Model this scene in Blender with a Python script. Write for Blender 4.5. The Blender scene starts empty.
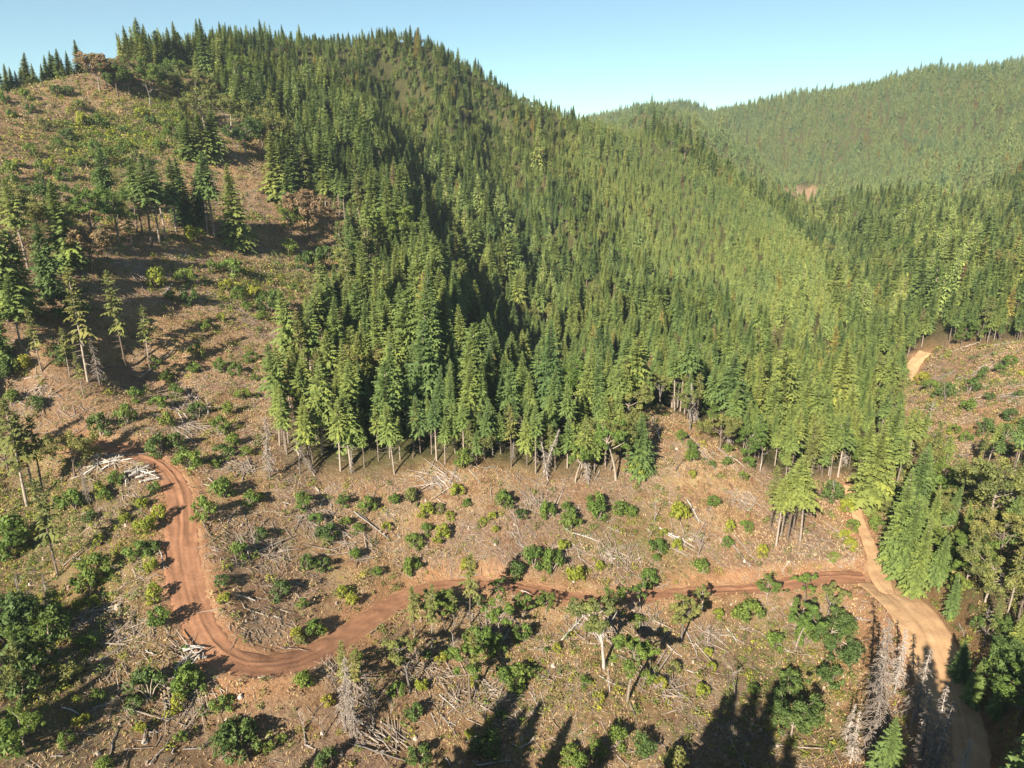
import bpy, math, random
import numpy as np
from mathutils import Vector, Matrix

rng = np.random.default_rng(7)
R = math.radians
scene = bpy.context.scene
COL = scene.collection
F, PITCH = 711.0, R(18.0)
SUN_AZ, SUN_EL = R(27.0), R(29.0)      # shadows run towards SUN_AZ (clockwise of +Y)

# ------------------------------------------------------------------ camera model
FW = np.array([0, math.cos(PITCH), -math.sin(PITCH)])
UP = np.array([0, math.sin(PITCH), math.cos(PITCH)])
CAM = np.array([0.0, 0.0, 100.0])

def rays(px, py):
    px = np.asarray(px, float); py = np.asarray(py, float)
    d = FW * F + np.array([1., 0, 0]) * (px[..., None] - 512) + UP * (384 - py[..., None])
    return d / np.linalg.norm(d, axis=-1, keepdims=True)

def project(P):
    v = np.asarray(P, float) - CAM
    z = v @ FW
    z = np.where(z > 1, z, 1)
    return 512 + F * v[..., 0] / z, 384 - F * (v @ UP) / z, z

# ------------------------------------------------------------------ noise
def vnoise(x, y, seed=0):
    xi = np.floor(x).astype(np.int64); yi = np.floor(y).astype(np.int64)
    fx = x - xi; fy = y - yi
    fx = fx * fx * (3 - 2 * fx); fy = fy * fy * (3 - 2 * fy)
    def h(a, b):
        n = (a * 374761393 + b * 668265263 + seed * 1442695041) & 0x7fffffff
        n = ((n ^ (n >> 13)) * 1274126177) & 0x7fffffff
        return ((n ^ (n >> 16)) & 0xffff) / 65535.0
    a = h(xi, yi); b = h(xi + 1, yi); c = h(xi, yi + 1); d = h(xi + 1, yi + 1)
    return (a * (1 - fx) + b * fx) * (1 - fy) + (c * (1 - fx) + d * fx) * fy

def fbm(x, y, o=4, seed=0):
    s = 0; a = 0.5; t = 0
    for k in range(o):
        s = s + a * vnoise(x, y, seed + k); t += a
        x = x * 2.03 + 7.1; y = y * 2.03 + 3.3; a *= 0.5
    return s / t

def smooth(a, b, x):
    t = np.clip((x - a) / (b - a), 0, 1)
    return t * t * (3 - 2 * t)

def inpoly(poly, x, y):
    poly = np.asarray(poly, float)
    res = np.zeros(np.shape(x), bool)
    n = len(poly); j = n - 1
    for i in range(n):
        xi, yi = poly[i]; xj, yj = poly[j]
        c = ((yi > y) != (yj > y)) & (x < (xj - xi) * (y - yi) / (yj - yi + 1e-12) + xi)
        res ^= c; j = i
    return res

# ------------------------------------------------------------------ terrain
CTRL = [  # pixel x, pixel y, distance in metres
 (0,768,122),(120,768,122),(256,768,124),(400,768,126),(512,768,128),(640,768,131),(740,768,137),(820,768,143),(890,768,143),(955,768,140),(1024,768,128),
 (0,660,138),(60,620,150),(0,560,168),(80,560,156),(0,480,188),(90,500,168),(0,400,205),(40,330,205),(90,445,180),
 (150,455,176),(180,520,154),(180,580,141),(210,640,133),(270,672,130),(330,645,136),(400,600,146),(470,582,151),(540,592,152),(620,602,154),(720,592,164),(800,582,172),(860,575,178),
 (300,720,127),(450,690,134),(600,680,138),(720,680,148),(300,560,150),(250,600,140),(400,530,158),(330,500,162),(480,500,160),(560,520,164),
 (870,540,190),(855,500,205),(900,610,168),(945,660,156),(985,640,156),(1024,600,160),
 (330,460,170),(250,420,188),(480,462,167),(560,475,172),(640,410,200),(700,470,182),(780,485,194),(840,478,210),(890,430,250),
 (1024,520,180),(1000,450,222),(960,400,268),(1000,350,325),(930,345,340),
 (200,330,230),(120,370,212),(350,300,275),(320,240,330),(450,330,265),(500,300,318),(560,385,250),(620,370,245),(640,345,285),
 (450,230,392),(380,250,330),(420,180,410),(370,180,385),(430,130,485),(350,120,440),(270,150,385),(220,200,330),(150,230,285),
 (60,250,250),(0,200,300),(60,140,365),(130,120,390),(200,90,440),(180,150,360),
 (0,92,405),(40,82,415),(75,72,425),(120,60,450),(160,52,470),(210,44,510),(250,40,540),(340,43,600),(400,46,640),(440,54,650),(480,77,645),(512,98,640),(560,117,650),(600,130,680),
 (450,80,585),(300,80,500),(520,230,440),(500,150,545),(560,160,575),(600,200,520),(640,240,490),(600,300,370),(700,300,395),
 (650,165,760),(720,220,560),(790,280,430),(840,350,318),(760,360,300),
 (870,300,430),(880,365,330),(880,230,650),(850,190,800),(800,197,850),
 (625,131,960),(655,132,960),(700,152,900),(745,180,870),
 (685,124,1550),(720,114,1550),(780,101,1520),(860,91,1500),(900,82,1450),(950,70,1400),(1024,72,1330),(1120,70,1300),
 (760,150,1260),(850,150,1180),(950,150,1040),(1024,150,930),(1024,220,620),(950,220,660),(1024,290,430),(960,310,392),(1100,200,650),(1100,320,380),(1100,420,240),(1100,560,165),
 (-80,90,390),(-80,200,280),(-80,330,200),(-80,480,180),(-80,640,140),
]
HID = [  # X, Y, Z : ground the camera cannot see (behind ridges, under the camera)
 (-420,520,92),(-260,640,120),(-130,800,135),(0,820,120),(90,860,70),(-500,800,60),(-300,1000,60),(0,1150,60),(220,1120,60),
 (0,60,4),(-120,60,14),(120,50,0),(0,-60,10),(-200,-60,25),(200,-60,0),(-300,150,30),(300,120,25),(320,250,50),(420,400,90),
 (400,1750,200),(900,1500,230),(1200,1200,240),(800,600,170),(600,420,130),(-700,400,80),(-700,1500,40),(1500,1900,150),(0,1900,120),
]
c = np.array(CTRL, float)
CP = CAM + rays(c[:, 0], c[:, 1]) * c[:, 2:3]
SKY = [(0,92,405),(40,82,415),(75,72,425),(120,60,450),(160,52,470),(210,44,510),(250,40,540),(300,41,570),(343,43,600),(400,46,640),(440,54,650),(480,77,645),(512,98,640),(560,117,650),(600,130,680),(625,131,960),(655,132,960),(720,114,1550),(860,91,1500),(950,70,1400),(1024,72,1330),(-80,90,390)]
s_ = np.array(SKY, float); BH = []
for k_, dz_ in ((1.06, .10), (1.25, .22)):                  # the ground falls away behind every crest
    d_ = rays(s_[:, 0], s_[:, 1]) * s_[:, 2:3]; q_ = CAM + d_ * (k_, k_, 1); q_[:, 2] -= dz_ * (k_ - 1) * s_[:, 2] + 1.0; BH.append(q_)
CP = np.vstack([CP, np.array(HID, float)] + BH)
SC = 300.0
def tps_k(r2):
    return 0.5 * r2 * np.log(r2 + 1e-9)
_xy = CP[:, :2] / SC
n = len(CP)
D2 = ((_xy[:, None] - _xy[None]) ** 2).sum(-1)
A = np.zeros((n + 3, n + 3)); A[:n, :n] = tps_k(D2) + np.eye(n) * 0.0006
A[:n, n] = 1; A[:n, n + 1:] = _xy; A[n, :n] = 1; A[n + 1:, :n] = _xy.T
W = np.linalg.solve(A, np.concatenate([CP[:, 2], np.zeros(3)]))

def _gully(pts, depth, width):
    g = np.array(pts, float); G = CAM + rays(g[:, 0], g[:, 1]) * g[:, 2:3]
    t = np.linspace(0, len(G) - 1, 50); xy = np.stack([np.interp(t, np.arange(len(G)), G[:, k]) for k in (0, 1)], 1)
    return xy, depth, width
GUL = [_gully([(395,85,560),(415,130,475),(435,190,415),(465,250,365),(520,320,310),(560,385,255)], 30, 28), _gully([(370,110,470),(388,190,385),(420,260,320),(470,330,275)], -7, 20),
       _gully([(560,250,430),(600,300,368),(632,350,285),(640,385,235)], 15, 16), _gully([(480,115,600),(510,190,490),(530,260,400),(565,310,335)], 21, 20),
       _gully([(655,165,740),(720,220,570),(770,290,450),(800,345,330)], -19, 27), _gully([(800,196,850),(845,235,640),(872,300,430),(884,370,320)], 16, 30), _gully([(655,132,960),(700,152,900),(745,180,870),(785,205,850)], -24, 40), _gully([(690,150,1080),(740,165,1040),(790,190,980)], 40, 62), _gully([(960,310,395),(940,250,560),(900,215,700)], -9, 28), _gully([(1010,250,520),(985,210,660),(960,170,900)], 14, 30), _gully([(20,250,225),(80,275,215),(130,300,208)], 4, 10),
       _gully([(860,120,1320),(850,160,1130),(830,190,900)], 22, 45), _gully([(960,100,1280),(940,150,1050),(910,200,800)], 22, 45), _gully([(760,115,1430),(780,150,1250),(800,180,950)], 18, 40)]
def base_h(x, y):
    x = np.asarray(x, float); y = np.asarray(y, float)
    sh = x.shape; x = x.ravel() / SC; y = y.ravel() / SC
    out = W[n] + W[n + 1] * x + W[n + 2] * y
    for k in range(n):
        out = out + W[k] * tps_k((x - _xy[k, 0]) ** 2 + (y - _xy[k, 1]) ** 2)
    x = x * SC; y = y * SC
    for xy, dp, wd in GUL:
        bb = (x > xy[:, 0].min() - 3 * wd) & (x < xy[:, 0].max() + 3 * wd) & (y > xy[:, 1].min() - 3 * wd) & (y < xy[:, 1].max() + 3 * wd)
        if bb.any():
            d2 = ((x[bb, None] - xy[None, :, 0]) ** 2 + (y[bb, None] - xy[None, :, 1]) ** 2).min(1)
            out[bb] -= dp * np.exp(-d2 / wd ** 2)
    far = smooth(180, 700, np.hypot(x, y))
    out = out + (fbm(x / 34, y / 34, 3, 3) - .5) * (2.2 + 8 * far) + (fbm(x / 7, y / 7, 3, 9) - .5) * 1.3
    return np.clip(out, -60, 420).reshape(sh)

def march(px, py, hf, tmax=3000, n0=260):
    d = rays(px, py); t = np.geomspace(55, tmax, n0)
    lo = np.full(len(d), 55.0); hi = np.full(len(d), tmax); done = np.zeros(len(d), bool)
    for k in range(1, n0):
        P = CAM + d[~done] * t[k]
        hit = P[:, 2] < hf(P[:, 0], P[:, 1])
        idx = np.where(~done)[0][hit]
        lo[idx] = t[k - 1]; hi[idx] = t[k]; done[idx] = True
        if done.all(): break
    ok = done.copy()
    for _ in range(12):
        m = (lo + hi) / 2; P = CAM + d * m[:, None]
        b = P[:, 2] < hf(P[:, 0], P[:, 1])
        hi = np.where(b, m, hi); lo = np.where(b, lo, m)
    return CAM + d * hi[:, None], hi, ok

# raster of the ground for quick lookups
RX0, RY0, RS = -1100.0, -120.0, 4.0
_gx = RX0 + RS * np.arange(700); _gy = RY0 + RS * np.arange(560)
RH = base_h(*np.meshgrid(_gx, _gy))
def rast(x, y):
    u = np.clip((x - RX0) / RS, 0, 698.999); v = np.clip((y - RY0) / RS, 0, 558.999)
    i = u.astype(int); j = v.astype(int); a = u - i; b = v - j
    return (RH[j, i] * (1 - a) + RH[j, i + 1] * a) * (1 - b) + (RH[j + 1, i] * (1 - a) + RH[j + 1, i + 1] * a) * b

# ------------------------------------------------------------------ roads
def spline(pts, step):
    P = np.asarray(pts, float); out = []
    P = np.vstack([2 * P[0] - P[1], P, 2 * P[-1] - P[-2]])
    for i in range(1, len(P) - 2):
        m = max(2, int(np.linalg.norm(P[i + 1] - P[i]) / step))
        for t in np.arange(m) / m:
            out.append(.5 * (2 * P[i] + (P[i + 1] - P[i - 1]) * t + (2 * P[i - 1] - 5 * P[i] + 4 * P[i + 1] - P[i + 2]) * t * t + (3 * P[i] - P[i - 1] - 3 * P[i + 1] + P[i + 2]) * t ** 3))
    out.append(P[-2]); return np.array(out)

ROADPX = {
 'road': ([(70,440),(92,443),(115,447),(140,456),(162,466),(176,484),(182,510),(181,540),(182,565),(188,592),(197,618),(208,642),(222,660),(245,671),(272,673),(300,665),(328,651),(355,630),(385,609),(415,595),(445,585),(480,581),(515,586),(550,594),(590,602),(625,601),(665,594),(710,590),(755,589),(800,582),(838,577),(872,574)], 2.9),
 'side_track': ([(853,484),(854,505),(862,528),(872,550),(880,574),(893,598)], 1.9),
 'valley_road': ([(872,574),(893,592),(913,612),(930,640),(940,672),(950,705),(955,745),(950,800)], 4.7),
 'far_track': ([(905,385),(915,362),(928,348)], 2.5),
}
def gauss(a, s):
    k = np.exp(-.5 * (np.arange(-3 * s, 3 * s + 1) / s) ** 2); k /= k.sum()
    return np.convolve(np.pad(a, 3 * s, mode='edge'), k, 'valid')
ROADS = {}
for nm, (pp, hw) in ROADPX.items():
    pp = np.array(pp, float)
    P, _, _ = march(pp[:, 0], pp[:, 1], rast)
    S = spline(P[:, :2], 1.0)
    S = np.stack([gauss(S[:, 0], 3), gauss(S[:, 1], 3)], 1)
    z = base_h(S[:, 0], S[:, 1]); z = gauss(z, 9 if len(z) > 60 else 4)
    hw = np.full(len(S), hw)
    if nm == 'road':
        pxs = project(np.stack([S[:, 0], S[:, 1], z], 1))[0]
        hw = 2.9 - 1.0 * smooth(400, 520, pxs) + .5 * smooth(800, 860, pxs)
    ROADS[nm] = (S, z, hw + gauss(rng.normal(0, 1.1, len(S)), 5))
_j = ROADS['road'][1][-1]; ROADS['valley_road'][1][:12] = np.linspace(_j, ROADS['valley_road'][1][12], 12)

def road_info(x, y):
    """distance beyond the road's edge, road height, road name index, signed offset"""
    bd = np.full(x.shape, 1e9); bz = np.zeros(x.shape)
    for nm, (S, z, hw) in ROADS.items():
        lo = S.min(0) - 25; hi = S.max(0) + 25
        m = (x > lo[0]) & (x < hi[0]) & (y > lo[1]) & (y < hi[1])
        if not m.any(): continue
        xs = x[m]; ys = y[m]; d = np.full(xs.shape, 1e9); zz = np.zeros(xs.shape); ww = np.zeros(xs.shape)
        for k in range(0, len(S)):
            q = (xs - S[k, 0]) ** 2 + (ys - S[k, 1]) ** 2
            b = q < d; d = np.where(b, q, d); zz = np.where(b, z[k], zz); ww = np.where(b, hw[k], ww)
        d = np.sqrt(d) - ww
        cur = bd[m]; b = d < cur
        t = bd[m]; t[b] = d[b]; bd[m] = t
        t = bz[m]; t[b] = zz[b]; bz[m] = t
    return bd, bz

def height(x, y, under=True):
    x = np.asarray(x, float); y = np.asarray(y, float)
    h = base_h(x, y)
    d, rz = road_info(x, y)
    up = h > rz
    w = 1 - smooth(0.5, np.where(up, 3.2, 6.5), d)
    h2 = h * (1 - w) + rz * w
    h2 = h2 + 0.35 * np.exp(-((d - .9) / .7) ** 2) * (~up) + (fbm(x / 2.1, y / 2.1, 2, 21) - .5) * .5 * (d > .2)
    if under: h2 = h2 - .3 * (1 - smooth(-.9, -.1, d))
    return h2

_cache = {}
def at(px, py):
    """world points on the ground seen at pixels px, py"""
    px = np.atleast_1d(np.asarray(px, float)); py = np.atleast_1d(np.asarray(py, float))
    P, t, ok = march(px, py, rast); py = py.copy()
    for _ in range(30):                                   # a foot drawn just above the crest stands on the crest
        if ok.all(): break
        py[~ok] += 1.5; P2, t2, ok2 = march(px[~ok], py[~ok], rast); j = np.where(~ok)[0]; P[j] = P2; t[j] = t2; ok[j] = ok2
    P[:, 2] = height(P[:, 0], P[:, 1], False)
    return P, t

# ------------------------------------------------------------------ mesh helpers
class MB:
    def __init__(s): s.v = []; s.q = []; s.t = []; s.n = 0; s.tq = []; s.tt = []; s.mq = []; s.mt = []
    def add(s, v, f, tint=0.5, mat=0):
        v = np.asarray(v, float).reshape(-1, 3); f = np.asarray(f, np.int64)
        k = len(f); tn = np.broadcast_to(np.asarray(tint, float), (k,))
        if f.shape[1] == 4: s.q.append(f + s.n); s.tq.append(tn); s.mq.append(np.full(k, mat))
        else: s.t.append(f + s.n); s.tt.append(tn); s.mt.append(np.full(k, mat))
        s.v.append(v); s.n += len(v)
    def mesh(s, name, mats, smooth_shade=False):
        me = bpy.data.meshes.new(name)
        v = np.concatenate(s.v) if s.v else np.zeros((0, 3))
        q = np.concatenate(s.q) if s.q else np.zeros((0, 4), np.int64)
        t = np.concatenate(s.t) if s.t else np.zeros((0, 3), np.int64)
        me.vertices.add(len(v)); me.vertices.foreach_set('co', v.ravel())
        me.loops.add(q.size + t.size)
        me.loops.foreach_set('vertex_index', np.concatenate([q.ravel(), t.ravel()]).astype(np.int32))
        me.polygons.add(len(q) + len(t))
        st = np.concatenate([np.arange(len(q)) * 4, q.size + np.arange(len(t)) * 3]).astype(np.int32)
        me.polygons.foreach_set('loop_start', st)
        if isinstance(mats, (list, tuple)):
            for m in mats: me.materials.append(m)
            mi = np.concatenate(s.mq + s.mt).astype(np.int32); me.polygons.foreach_set('material_index', mi)
        else: me.materials.append(mats)
        if smooth_shade: me.polygons.foreach_set('use_smooth', np.ones(len(q) + len(t), bool))
        me.update(calc_edges=True)
        tn = np.concatenate(s.tq + s.tt)
        a = me.attributes.new('tint', 'FLOAT', 'FACE'); a.data.foreach_set('value', tn)
        return me

def tube(mb, path, rad, sides=6, cap=True, tint=.5, mat=0, capmat=None, r=None):
    path = np.asarray(path, float); m = len(path); rad = np.broadcast_to(np.asarray(rad, float), (m,))
    tang = np.gradient(path, axis=0); tang /= np.linalg.norm(tang, axis=1, keepdims=True) + 1e-9
    ref = np.array([0, 0, 1.]) if abs(tang[0, 2]) < .8 else np.array([1., 0, 0])
    a = np.cross(tang, ref); a /= np.linalg.norm(a, axis=1, keepdims=True) + 1e-9
    b = np.cross(tang, a)
    th = np.arange(sides) / sides * 2 * np.pi
    V = path[:, None] + rad[:, None, None] * (a[:, None] * np.cos(th)[None, :, None] + b[:, None] * np.sin(th)[None, :, None])
    V = V.reshape(-1, 3)
    i = np.arange(m - 1)[:, None] * sides; k = np.arange(sides)[None]; k2 = (k + 1) % sides
    Q = np.stack([i + k, i + k2, i + sides + k2, i + sides + k], -1).reshape(-1, 4)
    mb.add(V, Q, tint, mat)
    if cap:
        for e, o in ((0, 1), (m - 1, 0)):
            Vc = np.vstack([V[e * sides:(e + 1) * sides], path[e]])
            kk = np.arange(sides); T = np.stack([kk, (kk + 1) % sides, np.full(sides, sides)], 1)
            mb.add(Vc, T[:, ::-1] if o == 0 else T, tint, mat if capmat is None else capmat)

def tag(o, label=None, cat=None, group=None, kind=None):
    if label: o['label'] = label
    if cat: o['category'] = cat
    if group: o['group'] = group
    if kind: o['kind'] = kind
    return o
def link(name, me, parent=None):
    o = bpy.data.objects.new(name, me); COL.objects.link(o)
    if parent is not None: o.parent = parent
    return o

# ------------------------------------------------------------------ materials
def mat(name):
    m = bpy.data.materials.new(name); m.use_nodes = True
    nt = m.node_tree; nt.nodes.clear()
    return m, nt, nt.nodes, nt.links
def ramp(N, stops):
    r = N.new('ShaderNodeValToRGB'); e = r.color_ramp.elements
    while len(e) < len(stops): e.new(.5)
    for k, (p, c_) in enumerate(stops): e[k].position = p; e[k].color = (*c_, 1)
    return r
def mixc(N, L, f, a, b, mode='MIX'):
    m = N.new('ShaderNodeMix'); m.data_type = 'RGBA'; m.blend_type = mode
    for s, v in ((m.inputs[0], f), (m.inputs[6], a), (m.inputs[7], b)):
        if hasattr(v, 'links'): L.new(v, s)
        elif isinstance(v, tuple): s.default_value = (*v, 1)
        else: s.default_value = v
    return m.outputs[2]
def noise(N, L, co, sc, det=4, rough=.6):
    t = N.new('ShaderNodeTexNoise'); t.inputs['Scale'].default_value = sc; t.inputs['Detail'].default_value = det; t.inputs['Roughness'].default_value = rough
    L.new(co, t.inputs['Vector']); return t.outputs[0]
def mathn(N, L, op, a, b=None):
    m = N.new('ShaderNodeMath'); m.operation = op
    for s, v in ((m.inputs[0], a), (m.inputs[1], b)):
        if v is None: continue
        if hasattr(v, 'links'): L.new(v, s)
        else: s.default_value = v
    return m.outputs[0]

def leaf_mat(name, c1, c2, c3, transl=.3):
    """foliage: colour differs from leaf spray to leaf spray (tint) and from plant to plant"""
    m, nt, N, L = mat(name)
    at_ = N.new('ShaderNodeAttribute'); at_.attribute_name = 'tint'
    oi = N.new('ShaderNodeObjectInfo')
    patch = noise(N, L, oi.outputs['Location'], .016, 3, .6)          # stands differ a little in age and kind
    f_ = mathn(N, L, 'ADD', mathn(N, L, 'MULTIPLY', oi.outputs['Random'], .62), mathn(N, L, 'MULTIPLY', mathn(N, L, 'SUBTRACT', patch, .35), 1.3))
    r1 = ramp(N, [(0, c1), (.5, c2), (1, c3)]); L.new(f_, r1.inputs[0])
    r2 = ramp(N, [(0, (.62, .66, .6)), (.5, (1, 1, 1)), (1, (1.45, 1.36, 1.05))]); L.new(at_.outputs['Fac'], r2.inputs[0])
    col = mixc(N, L, 1.0, r1.outputs[0], r2.outputs[0], 'MULTIPLY')
    d = N.new('ShaderNodeBsdfPrincipled'); d.inputs['Roughness'].default_value = .65; d.inputs['Specular IOR Level'].default_value = .25
    L.new(col, d.inputs['Base Color'])
    t = N.new('ShaderNodeBsdfTranslucent'); L.new(mixc(N, L, 1.0, col, (1.1, 1.15, .6), 'MULTIPLY'), t.inputs[0])
    s = N.new('ShaderNodeMixShader'); s.inputs[0].default_value = transl
    L.new(d.outputs[0], s.inputs[1]); L.new(t.outputs[0], s.inputs[2])
    o = N.new('ShaderNodeOutputMaterial'); L.new(s.outputs[0], o.inputs[0])
    return m
def wood_mat(name, a, b, sc=3):
    m, nt, N, L = mat(name)
    tc = N.new('ShaderNodeTexCoord'); oi = N.new('ShaderNodeObjectInfo')
    f = noise(N, L, tc.outputs['Object'], sc, 5, .7)
    f2 = mathn(N, L, 'ADD', f, mathn(N, L, 'MULTIPLY', mathn(N, L, 'SUBTRACT', oi.outputs['Random'], .5), .55))
    r = ramp(N, [(.3, a), (.7, b)]); L.new(f2, r.inputs[0])
    d = N.new('ShaderNodeBsdfPrincipled'); d.inputs['Roughness'].default_value = .85; d.inputs['Specular IOR Level'].default_value = .15
    L.new(r.outputs[0], d.inputs['Base Color'])
    bp = N.new('ShaderNodeBump'); bp.inputs['Strength'].default_value = .5; bp.inputs['Distance'].default_value = .05; L.new(f, bp.inputs['Height']); L.new(bp.outputs[0], d.inputs['Normal'])
    o = N.new('ShaderNodeOutputMaterial'); L.new(d.outputs[0], o.inputs[0])
    return m

M = {}
M['conifer'] = leaf_mat('conifer needles', (.074, .122, .045), (.142, .190, .053), (.212, .230, .060), .22)
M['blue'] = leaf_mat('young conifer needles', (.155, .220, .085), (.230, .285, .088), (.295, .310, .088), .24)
M['pale'] = leaf_mat('haze-paled far conifer needles', (.160, .235, .115), (.235, .295, .115), (.285, .305, .108), .24)  # paler and bluer than nearer needles: distance haze put into the colour
M['gold'] = leaf_mat('yellowing needles', (.26, .23, .06), (.30, .25, .07), (.30, .21, .07), .3)
M['bright'] = leaf_mat('bright shrub leaves', (.085, .140, .032), (.120, .175, .036), (.165, .200, .040), .3)
M['dark'] = leaf_mat('dark shrub leaves', (.058, .095, .028), (.078, .12, .032), (.10, .14, .034), .25)
M['yellow'] = leaf_mat('yellow green leaves', (.18, .21, .03), (.24, .26, .035), (.28, .25, .04), .3)
M['olive'] = leaf_mat('olive leaves', (.120, .140, .046), (.16, .17, .052), (.20, .18, .06), .25)
M['drybrush'] = leaf_mat('dry brush', (.17, .115, .07), (.25, .18, .10), (.30, .23, .12), .1)
M['rust'] = leaf_mat('browned foliage', (.20, .125, .075), (.22, .15, .085), (.20, .16, .075), .2)
M['bark'] = wood_mat('bark', (.11, .082, .062), (.29, .235, .185))
M['deadwood'] = wood_mat('bleached dead wood', (.13, .11, .095), (.37, .33, .295))
M['twig'] = wood_mat('dead twigs', (.17, .135, .11), (.38, .32, .27))
M['palelog'] = wood_mat('stacked pale log', (.28, .25, .22), (.56, .52, .47))
M['slash'] = wood_mat('logging slash', (.09, .062, .045), (.34, .275, .22), .9)
M['redlog'] = wood_mat('weathered log', (.17, .11, .075), (.40, .33, .27))
M['cutend'] = wood_mat('sawn log end', (.30, .23, .16), (.46, .37, .27))

def dirt_mat(name, a, b, c_, rut=0.0):
    m, nt, N, L = mat(name)
    g = N.new('ShaderNodeNewGeometry')
    f1 = noise(N, L, g.outputs['Position'], .35, 5, .65); f2 = noise(N, L, g.outputs['Position'], 2.5, 5, .7)
    r = ramp(N, [(.3, a), (.55, b), (.75, c_)]); L.new(mathn(N, L, 'ADD', mathn(N, L, 'MULTIPLY', f1, .6), mathn(N, L, 'MULTIPLY', f2, .4)), r.inputs[0])
    at_ = N.new('ShaderNodeAttribute'); at_.attribute_name = 'rut'
    col = mixc(N, L, mathn(N, L, 'MULTIPLY', at_.outputs['Fac'], .85), r.outputs[0], tuple(x * .55 for x in a))
    d = N.new('ShaderNodeBsdfPrincipled'); d.inputs['Roughness'].default_value = .95; d.inputs['Specular IOR Level'].default_value = .1
    L.new(col, d.inputs['Base Color'])
    bp = N.new('ShaderNodeBump'); bp.inputs['Strength'].default_value = .6; bp.inputs['Distance'].default_value = .12; L.new(f2, bp.inputs['Height']); L.new(bp.outputs[0], d.inputs['Normal'])
    o = N.new('ShaderNodeOutputMaterial'); L.new(d.outputs[0], o.inputs[0])
    return m
M['road'] = dirt_mat('red brown road dirt', (.17, .080, .044), (.27, .135, .075), (.38, .21, .125))
M['valley'] = dirt_mat('tan road dirt', (.30, .175, .09), (.43, .27, .145), (.54, .37, .22))

def ground_mat():
    m, nt, N, L = mat('hillside ground')
    g = N.new('ShaderNodeNewGeometry'); P = g.outputs['Position']
    big = noise(N, L, P, .035, 4, .55); mid = noise(N, L, P, .22, 5, .65); fine = noise(N, L, P, 1.3, 6, .75); grain = noise(N, L, P, 5, 4, .8)
    s = mathn(N, L, 'ADD', mathn(N, L, 'MULTIPLY', mid, .55), mathn(N, L, 'MULTIPLY', fine, .45))
    dry = ramp(N, [(.28, (.075, .045, .026)), (.40, (.19, .108, .058)), (.47, (.30, .175, .095)), (.53, (.39, .25, .125)), (.60, (.47, .34, .165)), (.70, (.54, .43, .23))]); L.new(s, dry.inputs[0])
    slash = ramp(N, [(.38, (.075, .048, .034)), (.48, (.19, .125, .09)), (.56, (.34, .225, .17)), (.66, (.46, .36, .295))]); L.new(mathn(N, L, 'ADD', mathn(N, L, 'MULTIPLY', fine, .5), mathn(N, L, 'MULTIPLY', grain, .5)), slash.inputs[0])
    fsl = ramp(N, [(.44, (0, 0, 0)), (.56, (1, 1, 1))]); L.new(mathn(N, L, 'ADD', mathn(N, L, 'MULTIPLY', big, .5), mathn(N, L, 'MULTIPLY', mid, .5)), fsl.inputs[0])
    col = mixc(N, L, mathn(N, L, 'MULTIPLY', fsl.outputs[0], .8), dry.outputs[0], slash.outputs[0])
    def att(n_):
        a = N.new('ShaderNodeAttribute'); a.attribute_name = n_; return a.outputs['Fac']
    soil = ramp(N, [(.35, (.26, .13, .065)), (.5, (.40, .215, .115)), (.65, (.50, .31, .175))]); L.new(s, soil.inputs[0])
    col = mixc(N, L, att('soil'), col, soil.outputs[0])
    gr = ramp(N, [(.3, (.06, .075, .022)), (.55, (.13, .14, .04)), (.75, (.24, .215, .08))]); L.new(s, gr.inputs[0])
    gf = ramp(N, [(.42, (0, 0, 0)), (.58, (1, 1, 1))]); L.new(fine, gf.inputs[0])
    col = mixc(N, L, mathn(N, L, 'MULTIPLY', att('green'), gf.outputs[0]), col, gr.outputs[0])
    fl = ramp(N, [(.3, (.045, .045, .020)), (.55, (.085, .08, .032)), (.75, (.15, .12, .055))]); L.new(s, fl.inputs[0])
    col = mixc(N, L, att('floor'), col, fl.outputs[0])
    d = N.new('ShaderNodeBsdfPrincipled'); d.inputs['Roughness'].default_value = .95; d.inputs['Specular IOR Level'].default_value = .08
    L.new(col, d.inputs['Base Color'])
    bp = N.new('ShaderNodeBump'); bp.inputs['Strength'].default_value = 1.0; bp.inputs['Distance'].default_value = .9
    L.new(mathn(N, L, 'ADD', fine, mathn(N, L, 'MULTIPLY', grain, .4)), bp.inputs['Height']); L.new(bp.outputs[0], d.inputs['Normal'])
    o = N.new('ShaderNodeOutputMaterial'); L.new(d.outputs[0], o.inputs[0])
    return m
M['ground'] = ground_mat()

# ------------------------------------------------------------------ where things grow (outlines of the clearings, projected on the ground)
CLEAR1 = [(0,90),(75,63),(120,58),(150,66),(190,66),(215,85),(240,112),(262,118),(258,150),(268,175),(300,196),(322,212),(352,228),(362,255),(346,285),(322,325),(300,375),(285,420),(275,455),(300,478),(350,480),(400,476),(450,466),(500,468),(560,478),(600,478),(626,462),(632,430),(640,402),(660,404),(700,427),(750,457),(790,487),(835,478),(846,472),(858,480),(872,520),(890,570),(905,600),(950,640),(975,700),(985,780),(1024,800),(1024,1400),(-300,1400),(-300,90)]
CLEAR2 = [(900,394),(918,352),(935,345),(960,347),(1024,340),(1100,340),(1100,478),(1000,468),(930,466),(898,446)]
CLEAR3 = [(782,192),(800,184),(818,190),(815,204),(790,208)]
WOODS = [(905,468),(1000,476),(1100,480),(1100,800),(985,790),(975,700),(950,640),(912,596),(885,555),(872,510),(862,478)]
PLANT = [(560,150),(600,128),(650,140),(720,185),(780,225),(815,262),(828,300),(835,345),(800,350),(750,335),(700,300),(650,275),(605,225),(575,185)]
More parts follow.
